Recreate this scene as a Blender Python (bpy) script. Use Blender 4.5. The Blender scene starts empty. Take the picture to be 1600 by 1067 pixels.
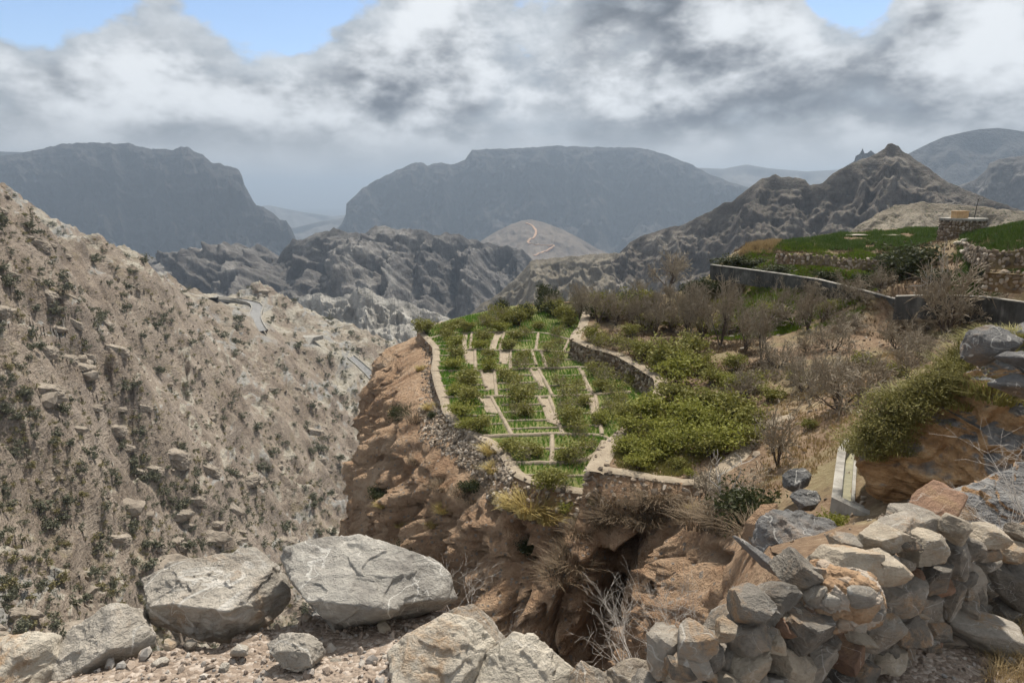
import bpy, bmesh, math, random
import numpy as np
from mathutils import Vector, Matrix
from mathutils.bvhtree import BVHTree

S = bpy.context.scene
COL = S.collection
rng = np.random.default_rng(7)
random.seed(7)
R = math.radians

# ------------------------------------------------------------------ camera
FPX = 1067.0                      # focal length in photo pixels (24 mm lens)
PITCH = R(12.34)
cd = bpy.data.cameras.new('camera'); cam = bpy.data.objects.new('camera', cd)
COL.objects.link(cam); S.camera = cam
cd.sensor_width = 36; cd.lens = 24; cd.clip_start = 0.05; cd.clip_end = 90000
cam.location = (0, 0, 0)
cam.rotation_euler = (R(90) - PITCH, 0, 0)

# ------------------------------------------------------------------ light
HAZE = 1.2e-4
SUN_AZ, SUN_EL = R(16), R(59)
Ld = Vector((math.sin(SUN_AZ)*math.cos(SUN_EL), math.cos(SUN_AZ)*math.cos(SUN_EL), math.sin(SUN_EL)))
sl = bpy.data.lights.new('sun', 'SUN'); sun = bpy.data.objects.new('sun', sl); COL.objects.link(sun)
sl.energy = 3.7; sl.angle = R(3.0); sl.color = (1.0, 0.94, 0.84)
sun.rotation_euler = (-Ld).to_track_quat('-Z', 'Y').to_euler()
S.view_settings.view_transform = 'Standard'; S.view_settings.look = 'None'
S.view_settings.gamma = 1; S.view_settings.exposure = 0.70
cy = S.cycles; cy.max_bounces = 6; cy.diffuse_bounces = 4; cy.glossy_bounces = 1; cy.volume_bounces = 0
cy.transmission_bounces = 2; cy.use_adaptive_sampling = True; cy.adaptive_threshold = .03; cy.use_denoising = True

w = bpy.data.worlds.new('World'); S.world = w; w.use_nodes = True
w.cycles.sampling_method = 'MANUAL'; w.cycles.sample_map_resolution = 256
nt = w.node_tree; nt.nodes.clear()
def N(t, **k):
    n = nt.nodes.new(t)
    for a, b in k.items(): setattr(n, a, b)
    return n
def LK(a, b): nt.links.new(a, b)
def mathn(op, a, b=None, c=None, clamp=False):
    n = N('ShaderNodeMath', operation=op, use_clamp=clamp)
    for i, v in enumerate((a, b, c)):
        if v is None: continue
        if isinstance(v, (int, float)): n.inputs[i].default_value = v
        else: LK(v, n.inputs[i])
    return n.outputs[0]
def vmath(op, a, b=None):
    n = N('ShaderNodeVectorMath', operation=op)
    for i, v in enumerate((a, b)):
        if v is None: continue
        if isinstance(v, tuple): n.inputs[i].default_value = v
        else: LK(v, n.inputs[i])
    return n
def mixc(f, a, b):
    n = N('ShaderNodeMix', data_type='RGBA')
    for s, v in ((n.inputs[0], f), (n.inputs[6], a), (n.inputs[7], b)):
        if isinstance(v, tuple): s.default_value = v if len(v) == 4 else (*v, 1)
        elif isinstance(v, (int, float)): s.default_value = v
        else: LK(v, s)
    return n.outputs[2]
def smooth(v, lo, hi):
    n = N('ShaderNodeMapRange', interpolation_type='SMOOTHSTEP')
    LK(v, n.inputs[0]); n.inputs[1].default_value = lo; n.inputs[2].default_value = hi
    return n.outputs[0]
sky = N('ShaderNodeTexSky', sky_type='NISHITA', sun_disc=False)
sky.sun_elevation = SUN_EL; sky.sun_rotation = SUN_AZ
sky.altitude = 1900; sky.dust_density = 1.5
skyc = N('ShaderNodeVectorMath', operation='SCALE'); LK(sky.outputs[0], skyc.inputs[0]); skyc.inputs[3].default_value = 0.10
tc = N('ShaderNodeTexCoord')
D = tc.outputs['Generated']
def cloudnoise(off, scale, detail, rough, stretch=(1, 1, 2.3), dist=0.0):
    m = vmath('MULTIPLY', D, stretch); a = vmath('ADD', m.outputs[0], off)
    n = N('ShaderNodeTexNoise'); LK(a.outputs[0], n.inputs['Vector'])
    n.inputs['Scale'].default_value = scale; n.inputs['Detail'].default_value = detail
    n.inputs['Roughness'].default_value = rough; n.inputs['Distortion'].default_value = dist
    return n.outputs[0]
def pixdir(px, py):
    x = (px-800)/FPX; y = (533.5-py)/FPX
    c, s = math.cos(PITCH), math.sin(PITCH)
    v = Vector((x, c + y*s, -s + y*c)); return v.normalized()
OFF = (0.3, 9.7, 3.1)
STR = (1, 1, 1.75)
n0 = cloudnoise(OFF, 4.3, 9, 0.55, STR, 0)
n1 = cloudnoise((OFF[0]+0.02, OFF[1]+0.0, OFF[2]+0.085), 4.3, 5, 0.54, STR, 0)   # the same clouds a little higher up
n2 = cloudnoise((8.2, 4.4, 2.0), 15.0, 4, 0.6, (1, 1, 1.7))
sepd = N('ShaderNodeSeparateXYZ'); LK(D, sepd.inputs[0])
# openings of blue between the clouds
gaps = None
for px, py, rad, amt in ((440, -45, 0.155, 0.40), (60, -45, 0.12, 0.36), (1335, -25, 0.10, 0.42), (600, 25, 0.05, .12), (1010, -190, .16, .2), (250, -230, .2, .2), (-420, -60, .3, .2), (2100, -50, .3, .2)):
    d = vmath('DISTANCE', D, tuple(pixdir(px, py))).outputs['Value']
    g = mathn('MULTIPLY', smooth(d, rad, rad*0.2), amt)
    gaps = g if gaps is None else mathn('ADD', gaps, g)
e0 = mathn('ADD', n0, mathn('MULTIPLY', mathn('SUBTRACT', n2, 0.5), 0.16))
dens0 = mathn('SUBTRACT', e0, gaps)
mask = smooth(dens0, 0.27, 0.35)
# tops catch the light, bases are grey
lit = mathn('SUBTRACT', n0, n1)
lit = mathn('ADD', lit, mathn('MULTIPLY', mathn('SUBTRACT', n2, 0.5), 0.22))
thick = smooth(dens0, 0.34, 0.52)
shade = smooth(lit, -0.13, 0.15)
bright = mixc(shade, (0.088, 0.100, 0.118), (0.56, 0.58, 0.60))
thin = mixc(smooth(n2, .3, .7), (0.25, 0.28, 0.315), (0.43, 0.455, 0.48))
cl = mixc(thick, thin, bright)
skymix = mixc(mask, skyc.outputs[0], cl)
# rain-grey veil low over the mountains
veil = smooth(sepd.outputs[2], 0.105, 0.03)
n3 = cloudnoise((1.2, 7.4, 5.0), 5.0, 2, 0.5, (1, 1, 0.25))
veilc = mixc(smooth(n3, .3, .7), (0.28, 0.295, 0.31), (0.40, 0.41, 0.42))
skymix = mixc(mathn('MULTIPLY', veil, 0.90), skymix, veilc)
bg = N('ShaderNodeBackground'); LK(skymix, bg.inputs[0]); bg.inputs[1].default_value = 1.0
wo = N('ShaderNodeOutputWorld'); LK(bg.outputs[0], wo.inputs[0])

# ------------------------------------------------------------------ helpers
CP, SP = math.cos(PITCH), math.sin(PITCH)
def ray(px, py):
    x = (px-800)/FPX; y = (533.5-py)/FPX
    return np.array((x, CP + y*SP, -SP + y*CP))
def atY(px, py, Y):                      # the point seen at a pixel, Y metres ahead
    r = ray(px, py); return r*(Y/r[1])
def atZ(px, py, z):                      # the point seen at a pixel on level z
    r = ray(px, py); return r*(z/r[2])
P = rng.permutation(512).astype(np.int64); P = np.concatenate([P, P, P])
GR = rng.normal(size=(512, 3)); GR /= np.linalg.norm(GR, axis=1)[:, None]
def perlin(p):
    p = np.asarray(p, float); i = np.floor(p).astype(np.int64); f = p - i
    u = f*f*f*(f*(f*6-15)+10); i &= 511
    out = 0
    for dx in (0, 1):
        wx = u[..., 0] if dx else 1-u[..., 0]
        for dy in (0, 1):
            wy = u[..., 1] if dy else 1-u[..., 1]
            for dz in (0, 1):
                wz = u[..., 2] if dz else 1-u[..., 2]
                h = P[P[P[(i[..., 0]+dx) & 511]+((i[..., 1]+dy) & 511)]+((i[..., 2]+dz) & 511)]
                g = GR[h & 511]
                out = out + wx*wy*wz*(g[..., 0]*(f[..., 0]-dx)+g[..., 1]*(f[..., 1]-dy)+g[..., 2]*(f[..., 2]-dz))
    return out*1.5
def fbm(p, oct=5, gain=0.5, lac=2.03):
    a, s, o = 1.0, 0, np.asarray(p, float)
    for k in range(oct):
        s = s + a*perlin(o + 17.3*k); o = o*lac; a *= gain
    return s
def ridged(p, oct=5, gain=0.5, lac=2.03):
    a, s, o = 1.0, 0, np.asarray(p, float)
    for k in range(oct):
        s = s + a*(1-2*np.abs(perlin(o + 31.7*k))); o = o*lac; a *= gain
    return s
def sstep(x, a, b):
    t = np.clip((x-a)/(b-a), 0, 1); return t*t*(3-2*t)
def npmesh(name, V, F, mat=None, smooth=True):
    V = np.asarray(V, np.float32); F = np.asarray(F, np.int32)
    me = bpy.data.meshes.new(name); k = F.shape[1]
    me.vertices.add(len(V)); me.vertices.foreach_set('co', V.ravel())
    me.loops.add(F.size); me.loops.foreach_set('vertex_index', F.ravel())
    me.polygons.add(len(F)); me.polygons.foreach_set('loop_start', np.arange(0, F.size, k, dtype=np.int32))
    me.polygons.foreach_set('loop_total', np.full(len(F), k, np.int32))
    me.polygons.foreach_set('use_smooth', np.full(len(F), smooth))
    me.update(calc_edges=True)
    if mat: me.materials.append(mat)
    return me
def gridF(nu, nv):
    a = (np.arange(nu-1)[:, None]*nv + np.arange(nv-1)[None, :]).ravel()
    return np.stack([a, a+nv, a+nv+1, a+1], 1)
def link(name, me, parent=None, **props):
    o = bpy.data.objects.new(name, me); COL.objects.link(o)
    if parent: o.parent = parent
    for k, v in props.items(): o[k] = v
    return o
def thing(name, label, cat, loc=(0, 0, 0), group=None):
    o = bpy.data.objects.new(name, None); COL.objects.link(o); o.location = loc
    o.empty_display_size = .2
    o['label'] = label; o['category'] = cat
    if group: o['group'] = group
    return o
def setting(name, me, label=None):
    o = link(name, me, kind='structure')
    if label: o['label'] = label
    return o
def stamp(parts, name, label, cat, loc, rz=0.0, sc=(1, 1, 1), group=None, tilt=(0, 0)):
    """one more individual of a kind: parts = [(part name, shared mesh)]"""
    if isinstance(sc, (int, float)): sc = (sc, sc, sc)
    if len(parts) == 1:
        r = link(name, parts[0][1]); r['label'] = label; r['category'] = cat
        if group: r['group'] = group
        r.location = loc
    else:
        r = thing(name, label, cat, loc, group)
        for pn, me in parts: link(pn, me, r)
    r.rotation_euler = (tilt[0], tilt[1], rz); r.scale = sc
    return r
def rotz(a):
    c, s = np.cos(a), np.sin(a); z = np.zeros_like(a); o = np.ones_like(a)
    return np.stack([np.stack([c, -s, z], -1), np.stack([s, c, z], -1), np.stack([z, z, o], -1)], -2)
def randrot(n, g=rng):
    q = g.normal(size=(n, 4)); q /= np.linalg.norm(q, axis=1)[:, None]
    a, b, c, d = q.T
    return np.stack([np.stack([1-2*(c*c+d*d), 2*(b*c-a*d), 2*(b*d+a*c)], -1),
                     np.stack([2*(b*c+a*d), 1-2*(b*b+d*d), 2*(c*d-a*b)], -1),
                     np.stack([2*(b*d-a*c), 2*(c*d+a*b), 1-2*(b*b+c*c)], -1)], -2)
def joined(bases, pos, sc, rot):
    """many small pieces as one mesh: bases = list of (V, F)"""
    pos = np.asarray(pos); n = len(pos); sc = np.asarray(sc, float)
    if sc.ndim == 1: sc = np.repeat(sc[:, None], 3, 1)
    which = rng.integers(0, len(bases), n); VV, FF, off = [], [], 0
    for b, (V, F) in enumerate(bases):
        ix = np.nonzero(which == b)[0]
        if not len(ix): continue
        v = V[None]*sc[ix][:, None, :]
        v = np.einsum('nij,nkj->nki', rot[ix], v) + pos[ix][:, None, :]
        f = F[None] + (np.arange(len(ix))*len(V))[:, None, None] + off
        VV.append(v.reshape(-1, 3)); FF.append(f.reshape(-1, F.shape[1])); off += len(ix)*len(V)
    return np.concatenate(VV), np.concatenate(FF)
_ico = {}
def ico(k):
    if k not in _ico:
        bm = bmesh.new(); bmesh.ops.create_icosphere(bm, subdivisions=k, radius=1)
        V = np.array([v.co[:] for v in bm.verts]); F = np.array([[v.index for v in f.verts] for f in bm.faces]); bm.free()
        _ico[k] = (V, F)
    return _ico[k]
def polytope(d, planes, p):
    """radius of a rounded convex polytope in directions d; planes = [(unit normal, distance)]"""
    n = np.array([q[0] for q in planes], float); n /= np.linalg.norm(n, axis=1)[:, None]
    h = np.array([q[1] for q in planes], float)
    m = np.clip(d @ n.T, 0, None)/h
    mx = m.max(1, keepdims=True) + 1e-9
    return 1/(mx[:, 0]*((m/mx)**p).sum(1)**(1/p))
def rock(seed, dims, k=4, p=26, rough=0.05, cuts=7, fine=0.5, box=True, base=None):
    """an angular boulder: half-extents dims, worn edges, chipped and pitted faces"""
    g = np.random.default_rng(seed); V, F = ico(k); pl = [] if base is None else list(base)
    if box and base is None:
        for ax in range(3):
            for s in (-1, 1):
                n = np.zeros(3); n[ax] = s; n += g.normal(size=3)*0.20
                pl.append((n, 1.0*g.uniform(.85, 1)))
    for c in range(cuts):
        n = g.normal(size=3); pl.append((n, g.uniform(0.84, 1.16)))
    r = polytope(V, pl, p); X = V*r[:, None]
    o = g.uniform(0, 100, 3)
    X = X*(1 + rough*fbm(X*1.6+o, 3)[:, None])
    X = X*(1 + rough*0.55*(ridged(X*2.7+o, 4)[:, None]-.9))
    X = X*(1 + rough*fine*0.45*fbm(X*9+o, 4, .6)[:, None])
    return X*np.asarray(dims)[None], F
def tubes(segs, sides=4):
    """segs: array of (p0, p1, r0, r1) -> tapered tubes"""
    p0 = np.array([s[0] for s in segs], float); p1 = np.array([s[1] for s in segs], float)
    r0 = np.array([s[2] for s in segs]); r1 = np.array([s[3] for s in segs])
    d = p1-p0; d /= np.linalg.norm(d, axis=1)[:, None]+1e-9
    h = np.where(np.abs(d[:, 2:3]) > .9, np.array([[1., 0, 0]]), np.array([[0, 0, 1.]]))
    a = np.cross(d, h); a /= np.linalg.norm(a, axis=1)[:, None]; b = np.cross(d, a)
    t = np.arange(sides)*2*math.pi/sides
    ring = a[:, None]*np.cos(t)[None, :, None] + b[:, None]*np.sin(t)[None, :, None]
    V = np.concatenate([p0[:, None]+ring*r0[:, None, None], p1[:, None]+ring*r1[:, None, None]], 1)
    j = np.arange(sides); q = np.stack([j, (j+1) % sides, (j+1) % sides+sides, j+sides], 1)
    F = q[None] + (np.arange(len(p0))*2*sides)[:, None, None]
    return V.reshape(-1, 3), F.reshape(-1, 4)
def leaves(pos, size, aspect=0.5, up=0.0, g=rng):
    """a folded diamond for each leaf"""
    n = len(pos); rot = randrot(n, g)
    if up:
        rot[:, 2, 2] = np.abs(rot[:, 2, 2])+up
    base = np.array([(-1, 0, 0), (0, -aspect, .12), (1, 0, 0), (0, aspect, .12)])
    s = np.asarray(size).reshape(-1, 1, 1)*np.ones((n, 1, 1))
    V = np.einsum('nij,kj->nki', rot, base)*s + pos[:, None]
    return V.reshape(-1, 3), np.arange(n*4).reshape(-1, 4)
def inpoly(x, y, poly):
    x = np.asarray(x); y = np.asarray(y); c = np.zeros(x.shape, bool); n = len(poly); j = n-1
    for i in range(n):
        xi, yi = poly[i][:2]; xj, yj = poly[j][:2]
        cond = ((yi > y) != (yj > y)) & (x < (xj-xi)*(y-yi)/((yj-yi) if yj != yi else 1e-9)+xi)
        c ^= cond; j = i
    return c
def nearest_on(x, y, line, closed=False):
    best = np.full(x.shape, 1e18); bx = x.copy(); by = y.copy()
    L = list(line) + ([line[0]] if closed else [])
    for (a, b) in zip(L[:-1], L[1:]):
        dx, dy = b[0]-a[0], b[1]-a[1]; q = dx*dx+dy*dy+1e-12
        t = np.clip(((x-a[0])*dx+(y-a[1])*dy)/q, 0, 1)
        px, py = a[0]+t*dx, a[1]+t*dy; d = (x-px)**2+(y-py)**2
        m = d < best; best = np.where(m, d, best); bx = np.where(m, px, bx); by = np.where(m, py, by)
    return np.sqrt(best), bx, by
def dense(line, step):
    line = np.asarray(line, float); out = [line[0]]
    for a, b in zip(line[:-1], line[1:]):
        n = max(1, int(np.linalg.norm((b-a)[:2])/step))
        for i in range(1, n+1): out.append(a+(b-a)*i/n)
    return np.array(out)
def smoothline(L, it=2):
    L = np.asarray(L, float)
    for _ in range(it):
        M = L.copy(); M[1:-1] = .25*L[:-2]+.5*L[1:-1]+.25*L[2:]; L = M
    return L
def cells(p, seed=0):
    """fractured blocks: a value for each block and the distance to the joint next to it"""
    p = np.asarray(p, float); sh = p.shape[:-1]; p = p.reshape(-1, 3); out = np.empty(len(p)); ed = np.empty(len(p))
    for a in range(0, len(p), 60000):
        q = p[a:a+60000]; i = np.floor(q).astype(np.int64); f1 = np.full(len(q), 9.); f2 = f1.copy(); idv = np.zeros(len(q), np.int64)
        for dx in (-1, 0, 1):
            for dy in (-1, 0, 1):
                for dz in (-1, 0, 1):
                    c = i + (dx, dy, dz); h = P[P[P[(c[:, 0]+seed) & 511]+(c[:, 1] & 511)]+(c[:, 2] & 511)]
                    d = ((c+.5+.45*GR[h]-q)**2).sum(1); m = d < f1
                    f2 = np.where(m, f1, np.minimum(f2, d)); f1 = np.where(m, d, f1); idv = np.where(m, h, idv)
        out[a:a+60000] = P[idv+7]/511.; ed[a:a+60000] = np.sqrt(f2)-np.sqrt(f1)
    return out.reshape(sh), ed.reshape(sh)
class TPS:
    """a smooth surface through surveyed points"""
    def __init__(s, pts, lam=0.5):
        p = np.asarray(pts, float); s.c = p[:, :2]; s.k = 1/np.ptp(s.c)
        n = len(p); c = s.c*s.k
        r2 = ((c[:, None]-c[None])**2).sum(-1); K = .5*r2*np.log(r2+1e-12) + np.eye(n)*lam*1e-3
        A = np.zeros((n+3, n+3)); A[:n, :n] = K; A[:n, n] = 1; A[:n, n+1:] = c; A[n, :n] = 1; A[n+1:, :n] = c.T
        s.w = np.linalg.solve(A, np.concatenate([p[:, 2], np.zeros(3)])); s.cc = c
    def __call__(s, x, y):
        x = np.asarray(x, float); sh = x.shape; q = np.stack([x.ravel(), np.asarray(y, float).ravel()], 1)*s.k
        out = np.empty(len(q))
        for i in range(0, len(q), 40000):
            b = q[i:i+40000]; r2 = ((b[:, None]-s.cc[None])**2).sum(-1)
            out[i:i+40000] = (.5*r2*np.log(r2+1e-12)) @ s.w[:-3] + s.w[-3] + b @ s.w[-2:]
        return out.reshape(sh)
def seen(px, py, f, y0, y1, n=1500):
    """where the sight line through a pixel first meets the surface z = f(x, y)"""
    r = ray(px, py); Y = np.geomspace(y0, y1, n); X = r[0]/r[1]*Y; Z = r[2]/r[1]*Y
    h = f(X, Y); k = np.nonzero(Z <= h)[0]
    i = k[0] if len(k) else n-1
    return np.array((X[i], Y[i], h[i]))

# ------------------------------------------------------------------ materials
def mat(name, build):
    m = bpy.data.materials.new(name); m.use_nodes = True; t = m.node_tree; t.nodes.clear()
    class B: pass
    b = B(); b.t = t
    def nn(ty, **k):
        n = t.nodes.new(ty)
        for a, v in k.items(): setattr(n, a, v)
        return n
    def inp(s, v):
        if isinstance(v, (int, float)): s.default_value = v
        elif isinstance(v, tuple): s.default_value = v if (len(v) == 4 or s.type == 'VECTOR') else (*v, 1)
        else: t.links.new(v, s)
    b.nn, b.inp = nn, inp
    geo = nn('ShaderNodeNewGeometry'); b.geo = geo
    tco = nn('ShaderNodeTexCoord'); b.obj = tco.outputs['Object']; b.pos = geo.outputs['Position']
    b.rand = nn('ShaderNodeObjectInfo').outputs['Random']
    b.island = geo.outputs['Random Per Island']
    def noise(v, scale, detail=5, rough=.55, dist=0, st=None):
        if st: 
            mm = nn('ShaderNodeVectorMath', operation='MULTIPLY'); inp(mm.inputs[0], v); mm.inputs[1].default_value = st; v = mm.outputs[0]
        n = nn('ShaderNodeTexNoise'); inp(n.inputs['Vector'], v); n.inputs['Scale'].default_value = scale
        n.inputs['Detail'].default_value = detail; n.inputs['Roughness'].default_value = rough; n.inputs['Distortion'].default_value = dist
        return n.outputs[0]
    b.noise = noise
    def vor(v, scale, feat='F1', out='Distance', rnd=1.0):
        n = nn('ShaderNodeTexVoronoi', feature=feat); inp(n.inputs['Vector'], v); n.inputs['Scale'].default_value = scale
        n.inputs['Randomness'].default_value = rnd; return n.outputs[out]
    b.vor = vor
    def ma(op, a, c=None, clamp=False):
        n = nn('ShaderNodeMath', operation=op, use_clamp=clamp); inp(n.inputs[0], a)
        if c is not None: inp(n.inputs[1], c)
        return n.outputs[0]
    b.ma = ma
    def ss(v, lo, hi):
        n = nn('ShaderNodeMapRange', interpolation_type='SMOOTHSTEP'); inp(n.inputs[0], v); n.inputs[1].default_value = lo; n.inputs[2].default_value = hi
        return n.outputs[0]
    b.ss = ss
    def mx(f, a, c):
        n = nn('ShaderNodeMix', data_type='RGBA'); inp(n.inputs[0], f); inp(n.inputs[6], a); inp(n.inputs[7], c); return n.outputs[2]
    b.mx = mx
    def ramp(f, *st):
        n = nn('ShaderNodeValToRGB'); inp(n.inputs[0], f); e = n.color_ramp.elements
        while len(e) < len(st): e.new(.5)
        for q, (x, c) in zip(e, st): q.position = x; q.color = (*c, 1)
        return n.outputs[0]
    b.ramp = ramp
    def sep(v):
        n = nn('ShaderNodeSeparateXYZ'); inp(n.inputs[0], v); return n.outputs
    b.sep = sep
    b.nz = sep(geo.outputs['Normal'])[2]
    def out(col, rough=.9, h=None, dist=.02, strength=1.0, trans=0, spec=.25):
        p = nn('ShaderNodeBsdfPrincipled'); inp(p.inputs['Base Color'], col); inp(p.inputs['Roughness'], rough)
        p.inputs['Specular IOR Level'].default_value = spec
        if h is not None:
            bu = nn('ShaderNodeBump'); inp(bu.inputs['Height'], h); bu.inputs['Distance'].default_value = dist; bu.inputs['Strength'].default_value = strength
            t.links.new(bu.outputs[0], p.inputs['Normal'])
        sh = p.outputs[0]
        if trans:
            tr = nn('ShaderNodeBsdfTranslucent'); inp(tr.inputs[0], col)
            m_ = nn('ShaderNodeMixShader'); m_.inputs[0].default_value = trans
            t.links.new(sh, m_.inputs[1]); t.links.new(tr.outputs[0], m_.inputs[2]); sh = m_.outputs[0]
        o = nn('ShaderNodeOutputMaterial'); t.links.new(sh, o.inputs[0])
    b.out = out
    build(b); return m

def limestone(tone, stain, vein=1.0, sc=1.0, dark=(.13, .13, .135)):
    def f(b):
        v = b.nn('ShaderNodeVectorMath', operation='ADD'); b.inp(v.inputs[0], b.obj)
        cmb = b.nn('ShaderNodeCombineXYZ'); b.inp(cmb.inputs[0], b.ma('MULTIPLY', b.rand, 37.0)); b.inp(cmb.inputs[1], b.ma('MULTIPLY', b.rand, 91.0))
        b.t.links.new(cmb.outputs[0], v.inputs[1]); q = v.outputs[0]
        n = b.noise(q, 1.5*sc, 5, .60, .5); n2 = b.noise(q, 11*sc, 5, .7); n3 = b.noise(q, 60*sc, 5, .7)
        tint = b.ma('MULTIPLY', b.ma('SUBTRACT', b.rand, .5), .16)
        col = b.ramp(b.ma('ADD', b.ma('ADD', b.ma('MULTIPLY', n, .62), b.ma('MULTIPLY', n2, .38)), tint), (.30, dark), (.45, tuple(c*.72 for c in tone)), (.58, tone), (.75, tuple(min(1, c*1.35) for c in tone)))
        st = b.ss(b.noise(q, 1.7*sc, 5, .65, .6), .50, .66)
        st = b.ma('MULTIPLY', st, b.ss(n2, .3, .6))
        amt = b.ss(b.ma('ADD', b.rand, stain), .55, 1.15)
        col = b.mx(b.ma('MULTIPLY', st, amt), col, b.mx(n3, (.27, .155, .08), (.47, .335, .21)))
        # calcite veins
        w = b.nn('ShaderNodeVectorMath', operation='MULTIPLY_ADD'); b.inp(w.inputs[0], q); w.inputs[1].default_value = (1, 1, 1)
        nc = b.nn('ShaderNodeTexNoise'); b.inp(nc.inputs['Vector'], q); nc.inputs['Scale'].default_value = 3*sc
        sc_ = b.nn('ShaderNodeVectorMath', operation='SCALE'); b.t.links.new(nc.outputs['Color'], sc_.inputs[0]); sc_.inputs[3].default_value = .42/sc
        b.t.links.new(sc_.outputs[0], w.inputs[2])
        va = b.noise(q, .9*sc, 3, .45, .9); vb = b.noise(q, 1.7*sc, 3, .5, .5, (1, 1.3, .8)); vc_ = b.noise(q, 3.4*sc, 2, .5, .3, (1.4, 1, 1))
        ln = lambda v_, w_: b.ss(b.ma('ABSOLUTE', b.ma('SUBTRACT', v_, .5)), w_, w_*.25)
        vm = b.ma('MULTIPLY', ln(va, .007), b.ss(b.noise(q, 2*sc, 3), .38, .55))
        vm2 = b.ma('MULTIPLY', b.ma('MAXIMUM', ln(vb, .006), ln(vc_, .007)), b.ss(b.noise(q, 3.1*sc, 3), .46, .62))
        col = b.mx(b.ma('MULTIPLY', b.ma('MAXIMUM', vm, vm2), .8*vein), col, (.66, .63, .58))
        lay = b.noise(q, 4*sc, 5, .65, .5, (1, 1.4, 4))
        h = b.ma('ADD', b.ma('ADD', b.ma('MULTIPLY', n2, .8), b.ma('MULTIPLY', lay, 1.0)), b.ma('MULTIPLY', n3, .40))
        b.out(col, .88, h, .07/sc, .85)
    return f
M = {}
M['boulder'] = mat('pale limestone', limestone((.46, .415, .355), .42, .8, 1.7, (.20, .17, .14)))
M['veined'] = mat('grey veined limestone', limestone((.53, .495, .44), .40, .9, 2.2, (.25, .23, .205)))
M['cream'] = mat('cream limestone', limestone((.58, .52, .43), .35, .5, 1.8, (.30, .255, .205)))
M['wallstone'] = mat('grey wall stone', limestone((.34, .30, .25), .66, .5, 3.2, (.10, .09, .078)))
M['darkstone'] = mat('dark wall stone', limestone((.21, .188, .16), .55, .5, 3.2, (.06, .054, .049)))
M['tanstone'] = mat('tan wall stone', limestone((.48, .41, .32), .55, .4, 3.2, (.20, .165, .13)))
M['redstone'] = mat('rusty wall stone', limestone((.34, .21, .14), .8, .4, 3.0, (.15, .10, .08)))
M['darkrock'] = mat('dark outcrop rock', limestone((.20, .195, .19), .20, .8, .45, (.07, .07, .072)))
def f(b):
    n = b.noise(b.obj, 6, 5, .7); peb = b.vor(b.obj, 26); pebc = b.vor(b.obj, 26, 'F1', 'Color')
    col = b.ramp(n, (.3, (.20, .125, .075)), (.5, (.31, .205, .125)), (.7, (.40, .285, .185)))
    g = b.sep(pebc)[0]; col = b.mx(b.ma('MULTIPLY', b.ss(g, .6, .8), .7), col, (.42, .38, .33))
    b.out(col, .95, b.ma('ADD', b.ma('MULTIPLY', b.ma('SUBTRACT', 1., peb), .6), n), .05, 1)
M['conglomerate'] = mat('brown conglomerate', f)
def f(b):
    n = b.noise(b.pos, 3, 5, .65); n2 = b.noise(b.pos, 34, 5, .7); v = b.vor(b.pos, 60); vc = b.sep(b.vor(b.pos, 60, 'F1', 'Color'))[0]
    col = b.ramp(b.ma('ADD', b.ma('MULTIPLY', n, .5), b.ma('MULTIPLY', n2, .5)), (.32, (.15, .115, .088)), (.5, (.27, .21, .165)), (.68, (.38, .315, .255)))
    col = b.mx(b.ss(vc, .5, 1), col, (.46, .39, .33))
    b.out(col, .95, b.ma('ADD', b.ma('MULTIPLY', v, -1.), b.ma('MULTIPLY', n2, .8)), .012, .9)
M['gravel'] = mat('gravel', f)
def f(b):
    c = b.ramp(b.island, (0, (.15, .12, .10)), (.3, (.30, .235, .185)), (.55, (.36, .30, .25)), (.8, (.27, .255, .24)), (1, (.50, .45, .39)))
    b.out(c, .9, b.noise(b.pos, 90, 4, .6), .004, .8)
M['pebbles'] = mat('pebbles', f)
def f(b):
    c = b.ramp(b.island, (0, (.10, .08, .062)), (.4, (.23, .18, .13)), (.7, (.33, .27, .21)), (1, (.46, .40, .33)))
    b.out(c, .92, b.noise(b.pos, 14, 5, .6), .03, .8)
M['drystone'] = mat('dry stone walling', f)
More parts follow.
